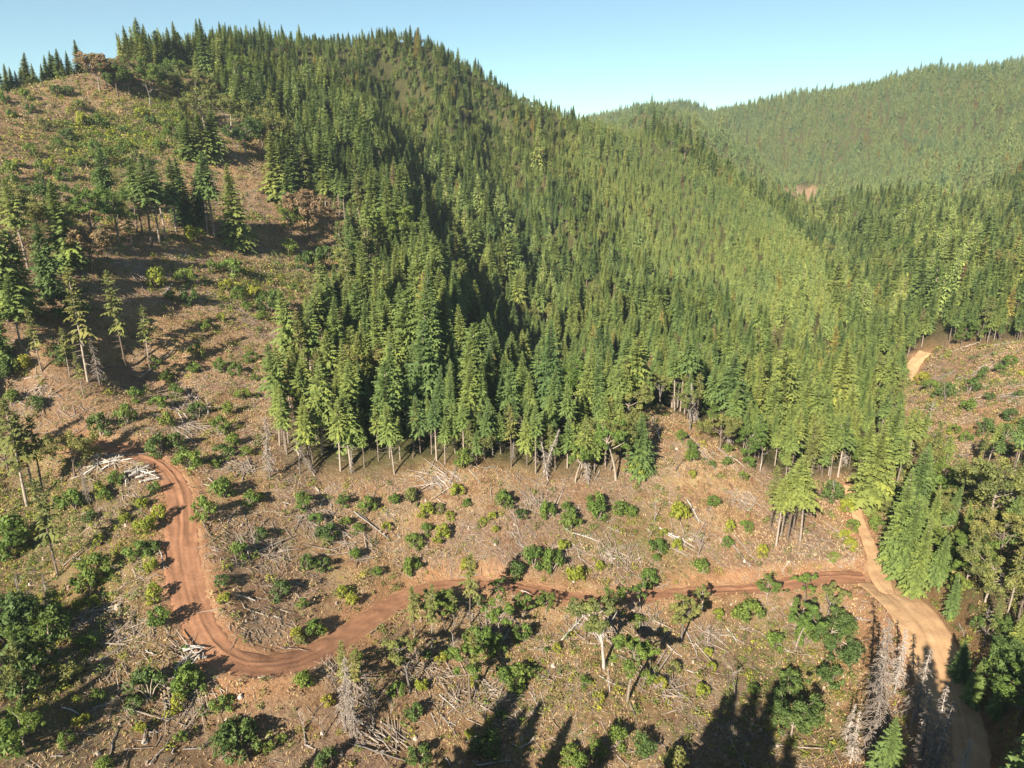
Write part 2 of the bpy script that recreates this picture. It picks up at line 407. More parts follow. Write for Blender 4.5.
def ground_class(x, y, z):
    """0 dense forest, 1 clear-cut, 2 leafy woods by the creek; hidden ground counts as forest"""
    px, py, dz = project(np.stack([x, y, z], -1))
    fr = (np.stack([x, y, z], -1) - CAM) @ FW > 5
    c_ = (inpoly(CLEAR1, px, py) | inpoly(CLEAR2, px, py) | inpoly(CLEAR3, px, py)) & fr
    w_ = inpoly(WOODS, px, py) & fr
    # seen or hidden?
    P = np.stack([x, y, z + 1.0], -1); occ = np.zeros(x.shape, bool)
    for t in np.linspace(.25, .97, 60):
        Q = CAM + (P - CAM) * t
        occ |= rast(Q[..., 0], Q[..., 1]) > Q[..., 2] + 2.5
    near = np.hypot(x, y) < 130
    out = np.where(c_ & (~occ | near), 1, np.where(w_ & ~occ, 2, 0))
    return out, px, py, dz, occ

# ------------------------------------------------------------------ the ground sheet
def axis(a, b, lo, hi, st, grow=1.07, smax=14):
    mid = list(np.arange(a, b + .1, st)); out = []
    s = st; x = mid[-1]
    while x < hi: s = min(s * grow, smax); x += s; mid.append(x)
    s = st; x = a
    while x > lo: s = min(s * grow, smax); x -= s; out.append(x)
    return np.array(out[::-1] + mid)
gx = axis(-135, 185, -1000, 1600, .9); gy = axis(78, 260, -80, 1950, .9)
GX, GY = np.meshgrid(gx, gy)
GZ = height(GX, GY)
cls, gpx, gpy, gd, gocc = ground_class(GX, GY, GZ)
nx, ny = len(gx), len(gy)
idx = np.arange(nx * ny).reshape(ny, nx)
Q = np.stack([idx[:-1, :-1], idx[:-1, 1:], idx[1:, 1:], idx[1:, :-1]], -1).reshape(-1, 4)
mb = MB(); mb.add(np.stack([GX, GY, GZ], -1), Q)
me = mb.mesh('ground', M['ground'], True)
rd, rz = road_info(GX, GY)
def pattr(me, nm, v):
    a = me.attributes.new(nm, 'FLOAT', 'POINT'); a.data.foreach_set('value', np.asarray(v, np.float32).ravel())
def blob(px, py, x0, y0, rx, ry):
    return np.exp(-(((px - x0) / rx) ** 2 + ((py - y0) / ry) ** 2))
soil = np.clip((1 - smooth(.5, 4.5, rd + 4 * (fbm(GX / 3, GY / 3, 3, 40) - .5))) + 1.3 * blob(gpx, gpy, 240, 690, 28, 16) * (cls == 1) + 1.3 * blob(gpx, gpy, 905, 640, 50, 70) + 1.1 * blob(gpx, gpy, 810, 580, 90, 10) + .8 * blob(gpx, gpy, 870, 600, 40, 25) + .6 * blob(gpx, gpy, 960, 400, 70, 40), 0, 1)
vis1 = (cls == 1) & (gd > 1)
green = 0.12 + .9 * blob(gpx, gpy, 110, 140, 70, 32) + .85 * blob(gpx, gpy, 260, 290, 45, 22) + 1.0 * blob(gpx, gpy, 30, 680, 80, 100) + .9 * blob(gpx, gpy, 30, 520, 80, 70) + .5 * blob(gpx, gpy, 140, 560, 25, 50) + .5 * blob(gpx, gpy, 640, 540, 60, 40) + .8 * blob(gpx, gpy, 790, 690, 60, 90) + .35 * blob(gpx, gpy, 560, 690, 150, 80) + .7 * blob(gpx, gpy, 180, 110, 40, 30)
green = np.clip(green + .5 * (fbm(GX / 12, GY / 12, 3, 60) - .5), 0, 1) * (rd > 1)
pattr(me, 'soil', soil); pattr(me, 'green', green); open_ = (cls == 1).astype(float)
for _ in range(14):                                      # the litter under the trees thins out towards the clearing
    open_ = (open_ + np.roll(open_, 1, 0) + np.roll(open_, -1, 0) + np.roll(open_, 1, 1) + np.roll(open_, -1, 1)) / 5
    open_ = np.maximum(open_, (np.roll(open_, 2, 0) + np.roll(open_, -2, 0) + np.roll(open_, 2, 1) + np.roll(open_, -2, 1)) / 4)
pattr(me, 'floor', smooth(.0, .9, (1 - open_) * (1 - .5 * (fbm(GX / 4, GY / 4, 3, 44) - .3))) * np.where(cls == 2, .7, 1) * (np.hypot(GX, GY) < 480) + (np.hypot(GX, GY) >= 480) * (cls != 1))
ground = link('ground', me); ground['kind'] = 'structure'

# ------------------------------------------------------------------ road sheets with ruts and a berm
for nm, (S, z, hw) in ROADS.items():
    T = np.gradient(S, axis=0); T /= np.linalg.norm(T, axis=1, keepdims=True); Nn = np.stack([-T[:, 1], T[:, 0]], 1)
    off = np.linspace(-1, 1, 27)[None] * (hw[:, None] + .5); hm = hw.mean(); hw = hw[:, None]
    wob = (fbm(np.arange(len(S)) / 9., np.zeros(len(S)), 2, 71) - .5) * .8
    X = S[:, 0, None] + Nn[:, 0, None] * off; Y = S[:, 1, None] + Nn[:, 1, None] * off
    o = off + wob[:, None]
    rut = sum(np.exp(-((o - c_) / .2) ** 2) * a for c_, a in ((-1.7, .55), (-.35, .8), (1.2, .7), (2.2, .4))) * (hm > 2)
    rut = rut * smooth(.3, .7, fbm(np.arange(len(S))[:, None] / 10. + 0 * o, o * .5, 3, 5))
    berm = .17 * np.exp(-((o - .25 - 1.2 * (fbm(np.arange(len(S))[:, None] / 30. + 0 * o, 0 * o, 2, 19) - .5)) / .18) ** 2) * (nm == 'road') * smooth(.35, .6, fbm(np.arange(len(S))[:, None] / 18. + 0 * o, 0 * o, 3, 15))
    edge = smooth(-.2, .5, np.abs(off) - hw)
    Z = z[:, None] - .11 * rut + berm + (fbm(X / 1.4, Y / 1.4, 5, 33) - .5) * .55 - .55 * edge + .04
    if nm == 'valley_road': Z = Z + .03
    k = np.arange(X.size).reshape(X.shape)
    q = np.stack([k[:-1, :-1], k[:-1, 1:], k[1:, 1:], k[1:, :-1]], -1).reshape(-1, 4)
    mb = MB(); mb.add(np.stack([X, Y, Z], -1), q)
    me = mb.mesh(nm, M['road'] if nm == 'road' else M['valley'], True)
    pattr(me, 'rut', np.clip(rut + .25 * (fbm(X / 2.5, Y / 2.5, 3, 88) - .3), 0, 1))
    link(nm if nm != 'valley_road' else 'valley_road', me)['kind'] = 'structure'

# ------------------------------------------------------------------ camera, sun, sky
cam = bpy.data.cameras.new('camera'); cam.sensor_fit = 'HORIZONTAL'; cam.sensor_width = 36; cam.lens = 36 * F / 1024; cam.clip_end = 8000; cam.clip_start = .5
co = bpy.data.objects.new('camera', cam); COL.objects.link(co); co.location = CAM; co.rotation_euler = (math.pi / 2 - PITCH, 0, 0); scene.camera = co
sl = bpy.data.lights.new('sun', 'SUN'); sl.energy = 5.0; sl.angle = R(.5); sl.color = (1, .92, .78)
so = bpy.data.objects.new('sun', sl); COL.objects.link(so)
so.rotation_euler = Vector((math.sin(SUN_AZ) * math.cos(SUN_EL), math.cos(SUN_AZ) * math.cos(SUN_EL), -math.sin(SUN_EL))).to_track_quat('-Z', 'Y').to_euler()
so.location = (-60, -100, 300)
w = bpy.data.worlds.new('World'); scene.world = w; w.use_nodes = True
nt = w.node_tree; bg = nt.nodes['Background']
sk = nt.nodes.new('ShaderNodeTexSky'); sk.sky_type = 'NISHITA'; sk.sun_disc = False; sk.sun_elevation = SUN_EL; sk.sun_rotation = SUN_AZ + math.pi
sk.air_density = .75; sk.dust_density = 0.0; sk.ozone_density = 0.0
nt.links.new(mixc(nt.nodes, nt.links, 1.0, sk.outputs[0], (.82, 1.03, .98), 'MULTIPLY'), bg.inputs[0]); bg.inputs[1].default_value = .05
vs = scene.view_settings; vs.view_transform = 'Standard'; vs.look = 'None'; vs.exposure = 1.55; vs.gamma = 1; vs.use_curve_mapping = False
scene.cycles.max_bounces = 6; scene.cycles.diffuse_bounces = 3; scene.cycles.transparent_max_bounces = 4; scene.cycles.use_denoising = True
# ------------------------------------------------------------------ plant shapes
def trunk_mb(H, r0, lean=(0, 0), bend=.02, seed=0, sides=6, top=.03):
    g = np.random.default_rng(seed); mb = MB(); t = np.linspace(0, 1, 9)
    wob = np.cumsum(g.normal(0, bend, (9, 2)), 0) * t[:, None]
    p = np.stack([lean[0] * t ** 1.5 + wob[:, 0] * H * .3, lean[1] * t ** 1.5 + wob[:, 1] * H * .3, t * H * .985 - .4 * (t == 0)], 1)
    tube(mb, p, r0 * (1 - t) ** .8 + top * (t < 1) + .004, sides)
    return mb, p

def sprays(mb, base, az, L, rise, droop, g, wid=.42, K=4, dens=1.0, t0=None):
    """needle boughs: a drooping rib with flat side sprays, all as loose triangles"""
    n_ = len(az); s = np.linspace(.22, 1, K)
    out = np.stack([np.cos(az), np.sin(az), np.zeros(n_)], 1); side = np.stack([-np.sin(az), np.cos(az), np.zeros(n_)], 1)
    V = []; T = []
    tn = np.clip(g.normal(.45, .18, n_) if t0 is None else t0 + g.normal(0, .15, n_), 0, 1)
    def pt(q): return base + out * (L * q)[:, None] + np.array([0, 0, 1.]) * (L * (rise * q - droop * q * q))[:, None]
    tips = []
    for k in range(K):
        q0 = np.full(n_, s[k] - .2); q1 = np.full(n_, s[k])
        a = pt(q0); b = pt(np.minimum(q1 + .14, 1.08))
        wk = L * wid * (1.12 - s[k]) * g.uniform(.75, 1.25, n_) + .10
        for sg in (-1, 1):
            tip = pt(q1 + g.uniform(-.02, .16, n_)) + side * (sg * wk)[:, None] + np.array([0, 0, -1.]) * (wk * g.uniform(.3, .95, n_))[:, None]
            keep = g.random(n_) < dens
            tri = np.stack([a, b, tip], 1)[keep]
            mb.add(tri.reshape(-1, 3), np.arange(keep.sum() * 3).reshape(-1, 3), np.clip(tn[keep] + .13 * k / K, 0, 1))
    a = pt(np.full(n_, .7)) + side * (L * .09)[:, None]; b = pt(np.full(n_, .7)) - side * (L * .09)[:, None]; c_ = pt(np.full(n_, 1.1))
    mb.add(np.stack([a, b, c_], 1).reshape(-1, 3), np.arange(n_ * 3).reshape(-1, 3), np.clip(tn + .25, 0, 1))

def conifer_mesh(H, Rm, cb, seed, whorl=.62, nb=6, dens=.95, K=4, shape=.85, patchy=0., fatten=1.0):
    g = np.random.default_rng(seed)
    tb, p = trunk_mb(H, .0075 * H + .03, (g.normal(0, .02 * H), g.normal(0, .02 * H)), .008, seed)
    mb = MB(); B = []; AZ = []; LL = []; RI = []; DR = []
    z = cb * H
    while z < H * .985:
        u = (z - cb * H) / (H - cb * H)
        prof = (1 - u) ** shape * (0.72 + .28 * min(1, u / .14))
        m = max(3, int(round(nb * (1 - .35 * u) + g.normal(0, .6))))
        ph = g.random() * 6.28
        for k in range(m):
            if g.random() < patchy * (1 - u): continue
            L = Rm * prof * g.uniform(.7, 1.2) + .12
            zz = z + g.uniform(-.25, .25) * whorl
            B.append((np.interp(zz, p[:, 2], p[:, 0]), np.interp(zz, p[:, 2], p[:, 1]), zz)); AZ.append(ph + k / m * 6.28 + g.normal(0, .18))
            LL.append(L); RI.append(.05 + .75 * u + g.normal(0, .08)); DR.append(.42 - .25 * u + g.uniform(0, .15))
        z += whorl * (1.05 - .45 * u) * g.uniform(.8, 1.2)
    sprays(mb, np.array(B), np.array(AZ), np.array(LL), np.array(RI), np.array(DR), g, .42 * fatten, K, dens)
    nb2 = len(B) // 2; ii = g.choice(len(B), nb2, replace=False)
    sprays(mb, np.array(B)[ii] + (0, 0, .2 * whorl), np.array(AZ)[ii] + .5, np.array(LL)[ii] * .62, np.array(RI)[ii] + .35, np.array(DR)[ii], g, .6 * fatten, 3, dens)
    # leader
    top = p[-1]; tri = []
    for k in range(4):
        a_ = g.random() * 6.28; tri.append([top + (0, 0, .25), top + (.16 * math.cos(a_), .16 * math.sin(a_), -.9), top + (.16 * math.cos(a_ + 2), .16 * math.sin(a_ + 2), -.9)])
    mb.add(np.array(tri).reshape(-1, 3), np.arange(12).reshape(-1, 3), .7)
    if cb > .2:   # dead lower twigs on a bare stem
        zs = g.uniform(.15, cb, 16) * H
        for q in zs:
            a_ = g.random() * 6.28; l = g.uniform(.5, 1.6); o = np.array([np.interp(q, p[:, 2], p[:, 0]), np.interp(q, p[:, 2], p[:, 1]), q])
            tube(tb, [o, o + (l * math.cos(a_), l * math.sin(a_), -.15 * l)], [.05, .02], 3, False)
    return mb, tb

def leafballs(mb, cen, rad, n_each, leaf, g, tint=None, flat=.8):
    """clumps of loose leaf-sized quads round each centre"""
    cen = np.asarray(cen, float); m = len(cen); rad = np.broadcast_to(rad, (m,))
    c_ = np.repeat(cen, n_each, 0); r_ = np.repeat(rad, n_each)
    d = g.normal(size=(len(c_), 3)); d /= np.linalg.norm(d, axis=1, keepdims=True)
    rr = r_ * g.uniform(.25, 1, len(c_)) ** .5
    p = c_ + d * rr[:, None] * (1, 1, flat)
    nrm = d + g.normal(0, .55, d.shape) + (0, 0, .35); nrm /= np.linalg.norm(nrm, axis=1, keepdims=True)
    a = np.cross(nrm, g.normal(size=d.shape)); a /= np.linalg.norm(a, axis=1, keepdims=True); b = np.cross(nrm, a)
    s = (leaf if leaf > 0 else -leaf * r_[:, None]) * g.uniform(.6, 1.3, len(c_))[:, None]
    V = np.stack([p - a * s, p - b * s * .6, p + a * s, p + b * s * .6], 1).reshape(-1, 3)
    tn = np.repeat(np.clip(g.normal(.45, .2, m), 0, 1) if tint is None else tint, n_each) + g.normal(0, .2, len(c_))
    mb.add(V, np.arange(len(V)).reshape(-1, 4), np.clip(tn, 0, 1))

def limbs(mb, H, Wd, g, nl, r0, cb=.3, lean=0.):
    """trunk with tapering limbs; returns the limb ends and points along them"""
    t = np.linspace(0, 1, 7); la = g.random() * 6.28
    tp = np.stack([lean * t ** 1.4 * math.cos(la) + np.cumsum(g.normal(0, .03 * H, 7)) * .4 * t, lean * t ** 1.4 * math.sin(la) + np.cumsum(g.normal(0, .03 * H, 7)) * .4 * t, t * H * .78 - .3 * (t == 0)], 1)
    tube(mb, tp, r0 * (1 - .75 * t), 6)
    ends = []
    for k in range(nl):
        q = g.uniform(cb, 1.0); o = np.array([np.interp(q, t, tp[:, i]) for i in range(3)])
        a_ = k / nl * 6.28 + g.normal(0, .4); L = Wd * g.uniform(.55, 1.05) * (1.1 - .5 * abs(q - .55))
        e = o + np.array([math.cos(a_) * L, math.sin(a_) * L, (H - o[2]) * g.uniform(.2, .75)])
        m_ = (o + e) / 2 + g.normal(0, .08 * L, 3) + (0, 0, -.06 * L)
        u = np.linspace(0, 1, 5)[:, None]; pa = (1 - u) ** 2 * o + 2 * u * (1 - u) * m_ + u * u * e
        tube(mb, pa, r0 * .42 * (1 - q * .5) * (1 - .8 * u[:, 0]) + .02, 5, False)
        ends += [pa[4], pa[3] + g.normal(0, .12 * L, 3), pa[4] + g.normal(0, .16 * L, 3)]
    ends.append(tp[-1] + (0, 0, .1 * H))
    return np.array(ends)

def leafy_tree_mesh(H, Wd, seed, nl=11, n_each=80, leaf=.155, crad=.22, lean=0., cb=.3, sparse=1.0):
    g = np.random.default_rng(seed); tb = MB(); mb = MB()
    e = limbs(tb, H, Wd, g, nl, .018 * H + .05, cb, lean)
    e = e[g.random(len(e)) < sparse]
    e = np.vstack([e, e + g.normal(0, .16 * Wd, e.shape), e[::2] + g.normal(0, .2 * Wd, e[::2].shape)])
    leafballs(mb, e, Wd * .75 * crad * g.uniform(.7, 1.35, len(e)), n_each, leaf, g)
    return mb, tb

def shrub_mesh(seed, H=1., Wd=.55, nc=26, n_each=56, leaf=.062):
    """a unit-high shrub: several stems, an uneven dome of leaf clumps"""
    g = np.random.default_rng(seed); tb = MB(); mb = MB(); off = g.normal(0, .1, 2)
    C_ = []
    for k in range(nc):
        a_ = g.random() * 6.28; r = Wd * math.sqrt(g.random()) * .86; z = H * (.05 + (.86 - .05) * math.sqrt(max(0, 1 - (r / Wd) ** 2)) * (1 if k % 3 else g.random()))
        C_.append((r * math.cos(a_) + off[0] * z, r * math.sin(a_) + off[1] * z, z))
        if k < 7: tube(tb, [(0, 0, -.08), (r * .4 * math.cos(a_), r * .4 * math.sin(a_), z * .6), C_[-1]], [.03, .02, .01], 4, False)
    leafballs(mb, C_, g.uniform(.15, .27, nc), n_each, leaf, g, flat=.9)
    return mb, tb

def dead_conifer_mesh(H, Rm, seed, cb=.12):
    g = np.random.default_rng(seed); tb, p = trunk_mb(H, .011 * H + .03, (g.normal(0, .03 * H), g.normal(0, .03 * H)), .01, seed)
    mb = MB()
    for z in np.arange(cb * H, .97 * H, .30):
        u = (z - cb * H) / (H * (1 - cb))
        for k in range(4):
            if g.random() < .28: continue
            a_ = g.random() * 6.28; L = Rm * (1 - u) ** .7 * g.uniform(.2, 1.25) + .15
            o = np.array([np.interp(z, p[:, 2], p[:, 0]), np.interp(z, p[:, 2], p[:, 1]), z])
            d = np.array([math.cos(a_), math.sin(a_), 0]); sd = np.array([-d[1], d[0], 0])
            e = o + d * L + (0, 0, -.32 * L); m_ = o + d * L * .5 + (0, 0, .02 * L)
            tube(mb, [o, m_, e], [.07, .055, .03], 3, False)
            for q in range(7):
                f = g.uniform(.35, 1); s0 = o + (e - o) * f; ll = L * .3 * g.uniform(.5, 1.2); sg = g.choice([-1, 1])
                e2 = s0 + sd * sg * ll * .8 + d * ll * .5 + (0, 0, -ll * g.uniform(.3, .9))
                tube(mb, [s0, e2], [.045, .025], 3, False)
    return mb, tb

def snag_mesh(seed, H=1., fork=True):
    """bleached broken stem, forked, with a few crooked limbs (unit height)"""
    g = np.random.default_rng(seed); tb = MB(); br = MB()
    t = np.linspace(0, 1, 7); p = np.stack([np.cumsum(g.normal(0, .035, 7)) * t, np.cumsum(g.normal(0, .035, 7)) * t, t * H - .05 * (t == 0)], 1)
    tube(tb, p, .022 * (1 - .75 * t), 5)
    for k in range(6):
        q = g.uniform(.3, .95); o = np.array([np.interp(q, t, p[:, i]) for i in range(3)]); a_ = g.random() * 6.28; L = g.uniform(.12, .4)
        e = o + (L * math.cos(a_) * .7, L * math.sin(a_) * .7, L * g.uniform(.2, 1)); m_ = (o + e) / 2 + g.normal(0, .03, 3)
        tube(br, [o, m_, e], [.009, .006, .003], 4, False)
        for j in range(2):
            e2 = m_ + g.normal(0, .09, 3) + (0, 0, .05); tube(br, [m_, e2], [.006, .003], 3, False)
    return br, tb

def log_mesh(seed, stubs=True):
    """fallen log of unit length along x, unit-ish radius 1 scaled by the object"""
    g = np.random.default_rng(seed); mb = MB(); t = np.linspace(0, 1, 9)
    p = np.stack([t, np.cumsum(g.normal(0, .5, 9)) * t * .7, .25 * np.sin(t * 3.1) + np.cumsum(g.normal(0, .15, 9)) * t], 1)
    return t, p, g

CONS = []   # (name, crown mesh, trunk mesh, kind, height)
def con(name, m_crown, **k):
    a, b = conifer_mesh(**k)
    CONS.append((name, a.mesh(name + '_crown', m_crown), b.mesh(name + '_trunk', M['bark']), k['H']))
# 0-3 full crowns, 4-6 bare lower stems, 7-8 lanky, 9-10 young plantation trees, 11-12 far trees, 13 irregular dark
for k, (H, Rm, cb) in enumerate([(15, 2.8, .05), (16, 2.9, .08), (14, 3.0, .04), (16, 2.4, .06)]):
    con('full_conifer', M['conifer'], H=H, Rm=Rm, cb=cb, seed=10 + k, whorl=.52, nb=8, K=5, fatten=1.05, shape=1.0)
for k, (H, Rm, cb) in enumerate([(17, 2.4, .50), (18, 2.1, .56), (16, 2.7, .42)]):
    con('edge_conifer', M['conifer'], H=H, Rm=Rm, cb=cb, seed=30 + k, whorl=.58, nb=7, K=5, patchy=.10, fatten=1.0, shape=.95)
for k, (H, Rm, cb) in enumerate([(18, 2.3, .38), (16, 2.0, .5)]):
    con('lanky_conifer', M['olive'], H=H, Rm=Rm, cb=cb, seed=50 + k, whorl=.8, nb=5, patchy=.3, shape=.55, fatten=1.2)
for k, (H, Rm, cb) in enumerate([(10, 2.2, .02), (10, 1.95, .03)]):
    con('young_conifer', M['blue'], H=H, Rm=Rm, cb=cb, seed=60 + k, whorl=.62, nb=6, K=3, fatten=1.5)
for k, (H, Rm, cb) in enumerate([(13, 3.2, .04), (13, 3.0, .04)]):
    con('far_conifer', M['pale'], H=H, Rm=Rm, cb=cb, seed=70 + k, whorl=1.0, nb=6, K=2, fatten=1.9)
con('old_conifer', M['conifer'], H=24, Rm=4.6, cb=.12, seed=80, whorl=.7, nb=7, patchy=.18, shape=.6, fatten=1.3)

con('gold_conifer', M['gold'], H=12, Rm=2.3, cb=.04, seed=90, whorl=.7, nb=6, fatten=1.3)
con('brown_conifer', M['rust'], H=14, Rm=2.3, cb=.1, seed=91, whorl=.75, nb=6, patchy=.25, fatten=1.1)
con('blunt_conifer', M['conifer'], H=14, Rm=2.7, cb=.1, seed=92, whorl=.7, nb=6, patchy=.12, shape=.5, fatten=1.2)
LEAFY = []
for k, (H, Wd, mm, kw) in enumerate([(9, 4.2, 'olive', dict(nl=13, n_each=85, sparse=.8)), (11, 4.0, 'bright', dict(nl=14, n_each=85, sparse=.85)), (8, 3.8, 'dark', dict(nl=13, n_each=85)),
                                  (10, 2.6, 'olive', dict(nl=10, n_each=85, sparse=.7, lean=1.5, cb=.45)), (9, 2.4, 'bright', dict(nl=9, n_each=85, sparse=.75, lean=1.8, cb=.5)), (8, 3.4, 'rust', dict(nl=12, n_each=85, sparse=.8))]):
    a, b = leafy_tree_mesh(H, Wd, 100 + k, **kw)
    LEAFY.append((a.mesh('leafy_crown', M[mm]), b.mesh('leafy_trunk', M['bark'] if k != 3 else M['deadwood']), H))
SHRUBS = {}
for tone, mm in (('d', 'dark'), ('m', 'bright'), ('y', 'yellow'), ('o', 'olive'), ('r', 'rust')):
    SHRUBS[tone] = []
    for k in range(4 if tone in 'dm' else 2):
        a, b = shrub_mesh(200 + k * 7 + ord(tone), Wd=.5 + .08 * k, nc=14 + 2 * k)
        SHRUBS[tone].append((a.mesh('shrub_foliage', M[mm]), b.mesh('shrub_stems', M['bark'])))
DEADC = []
for k, (H, Rm) in enumerate([(26, 2.6), (15, 1.8), (20, 3.0)]):
    a, b = dead_conifer_mesh(H, Rm, 300 + k); DEADC.append((a.mesh('dead_branches', M['twig']), b.mesh('dead_trunk', M['deadwood']), H))
SNAG = []
for k in range(4):
    a, b = snag_mesh(320 + k); SNAG.append((a.mesh('snag_limbs', M['twig']), b.mesh('snag_stem', M['deadwood'])))
# ------------------------------------------------------------------ landmarks one can find in the picture; labels count outwards from them
LMK = {'the hairpin bend': (212, 652), 'the upper log pile': (146, 470), 'the road fork': (890, 598), 'the bare forest gap': (655, 408),
 'the narrow side track': (862, 520), 'the shaded road stretch': (445, 575), 'the upper brush heap': (190, 412), 'the hairpin log heap': (196, 655),
 'the forked bleached snag': (735, 680), 'the twisted oak': (604, 650), 'the bare-stemmed clump': (152, 238),
 'the grassy nose': (330, 275), 'the far clear-cut': (970, 400), 'the big round shrub': (506, 572), 'the corner thicket': (36, 650),
 'the tall dead grey conifer': (884, 700), 'the yellow track bank': (836, 560), 'the green hollow': (60, 520), 'the scrubby shoulder': (110, 140),
 'the red spoil fan': (240, 700), 'the pale cut bank': (790, 575), 'the shaded creek bed': (800, 720), 'the fallen forked log': (560, 545),
 'the pale bent log': (375, 735), 'the tall stand edge': (420, 480), 'the conifer-topped ridge': (60, 80), 'the sunken brown clearing': (600, 730),
 'the lone bushy conifer': (871, 480), 'the leaning red log': (385, 690), 'the bare poles': (785, 525)}
ORD = ['first', 'second', 'third'] + [f'{k}th' for k in range(4, 21)] + ['21st', '22nd', '23rd'] + [f'{k}th' for k in range(24, 31)] + ['31st', '32nd', '33rd'] + [f'{k}th' for k in range(34, 41)] + ['41st', '42nd', '43rd'] + [f'{k}th' for k in range(44, 61)]
def number_from_landmarks(items, noun):
    """items: [object, px, py, look words]; label = look + how many-th of its noun out from a landmark"""
    names = list(LMK); LP = np.array([LMK[k] for k in names], float); by = {}
    for it in items:
        d = np.hypot(LP[:, 0] - it[1], LP[:, 1] - it[2]); k = int(d.argmin()); by.setdefault(k, []).append((d[k], id(it), it))
    for k, v in by.items():
        v.sort()
        for r_, (_, _, it) in enumerate(v):
            it[0]['label'] = lb = f'{it[3]}, {ORD[min(r_, 59)]} {noun} out from {names[k]}'
            if len(lb.split()) > 16: print('LONG', lb)

def put(name, crown, trunk, loc, s, rz, cat, group, parts=('crown', 'trunk'), tilt=(0, 0)):
    root = bpy.data.objects.new(name, None); root.empty_display_size = .5; COL.objects.link(root)
    root.location = loc; root.scale = s if hasattr(s, '__len__') else (s, s, s); root.rotation_euler = (tilt[0], tilt[1], rz)
    root['category'] = cat
    if group: root['group'] = group
    for nm, me in zip(parts, (crown, trunk)): link(nm, me, root)
    return root
def gz(P): return height(P[:, 0], P[:, 1], False)

# ------------------------------------------------------------------ forest scatter
def cand(x0, x1, y0, y1, sp):
    X, Y = np.meshgrid(np.arange(x0, x1, sp), np.arange(y0, y1, sp)); X[::2] += sp / 2
    X = (X + rng.uniform(-.42, .42, X.shape) * sp).ravel(); Y = (Y + rng.uniform(-.42, .42, Y.shape) * sp).ravel()
    return X, Y
fx = []; 
X1, Y1 = cand(-460, 420, 60, 620, 4.3); X2, Y2 = cand(-900, 1500, 60, 1760, 6.2)
k2 = ~((X2 > -460) & (X2 < 420) & (Y2 < 620)); X = np.r_[X1, X2[k2]]; Y = np.r_[Y1, Y2[k2]]
Xe, Ye = cand(-260, 330, 80, 430, 2.7); ce, *_ = ground_class(Xe, Ye, rast(Xe, Ye)); ed = np.zeros(len(Xe), bool)
for a in np.linspace(0, 2 * np.pi, 8, endpoint=False):
    xx = Xe + 5.5 * np.cos(a); yy = Ye + 5.5 * np.sin(a); q_, *_ = ground_class(xx, yy, rast(xx, yy)); ed |= (q_ == 1)
ed &= (ce == 0) & (rng.random(len(Xe)) < .75); X = np.r_[X, Xe[ed]]; Y = np.r_[Y, Ye[ed]]
Z = rast(X, Y)
cl, px, py, dd, occ = ground_class(X, Y, Z)
m = (cl == 0) & (px > -120) & (px < 1144) & (dd > 20)
# keep what the camera (or one a step aside) could see; thin the hidden slopes
_, _, _, _, occ2 = ground_class(X, Y, Z + 22.)
m &= (~occ2) | (rng.random(len(X)) < .12)
m &= ~((px < 132) & occ & (dd < 900))
X, Y, Z, px, py, dd = [a[m] for a in (X, Y, Z, px, py, dd)]; occ = occ[m]
d_ = np.hypot(X, Y); rdist, _ = road_info(X, Y)
plant = inpoly(PLANT, px, py) & ~occ
upper = smooth(400, 560, d_) * (px < 640) * (d_ < 800)
farh = d_ > 800
nz = fbm(X / 40, Y / 40, 3, 90)
Hh = np.where(farh, 12.5, np.where(plant, 8, 13.2 - 5.0 * upper)) * (1 + (nz - .5) * .9)
Hh = Hh * np.exp(rng.normal(0, .26, len(X)))
# tall dark stand round the gully of the main hill, lower brush in places
tall = (blob(px, py, 440, 240, 110, 110) + blob(px, py, 560, 350, 90, 70) + blob(px, py, 930, 260, 90, 60)) * ~occ
Hh = np.minimum(Hh * (1 + .4 * np.clip(tall, 0, 1)), 30)
keep = (rdist > 2.0) & (rng.random(len(X)) < np.where(plant, .95, np.where(Hh > 19, .42, np.where(Hh > 14, .56, .72))))
X, Y, Z, px, py, dd, Hh, plant, farh, d_, occ, nz = [a[keep] for a in (X, Y, Z, px, py, dd, Hh, plant, farh, d_, occ, nz)]
# distance to open ground in front decides bare lower stems
e = np.zeros(len(X), bool)
for a in np.linspace(0, 2 * np.pi, 8, endpoint=False):
    xx = X + 8 * np.cos(a); yy = Y + 8 * np.sin(a); q, *_ = ground_class(xx, yy, rast(xx, yy)); e |= (q == 1)
near = d_ < 420
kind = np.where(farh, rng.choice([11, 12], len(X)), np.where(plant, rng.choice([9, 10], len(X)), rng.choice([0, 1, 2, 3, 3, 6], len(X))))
mix = (d_ > 380) & ~farh & ~plant; kind = np.where(mix & (rng.random(len(X)) < .5), rng.choice([9, 10, 2], len(X)), kind)
kind = np.where(e & near, rng.choice([4, 5, 6, 4, 5, 8], len(X)), kind)
kind = np.where((rng.random(len(X)) < .05) & (d_ < 700) & ~plant & ~e, 13, kind)
u_ = rng.random(len(X)); kind = np.where((u_ < .012) & ~e, 14, np.where((u_ > .995) & ~e, 15, np.where((u_ > .9) & ~e & ~plant & ~farh, 16, kind)))
Z[d_ < 500] = height(X[d_ < 500], Y[d_ < 500], False)
TREES = [dict(x=X[i], y=Y[i], z=Z[i], h=Hh[i], k=int(kind[i]), px=px[i], py=py[i], d=dd[i], man=False, edge=bool(e[i]), plant=bool(plant[i])) for i in range(len(X))]
# leafy crowns among the conifers
leafy_pts = []
li = np.where((rng.random(len(X)) < np.where(d_ < 420, .03, .05)) & ~farh & ~plant)[0]
lset = set(li.tolist())
TREES = [t for i, t in enumerate(TREES) if i not in lset]

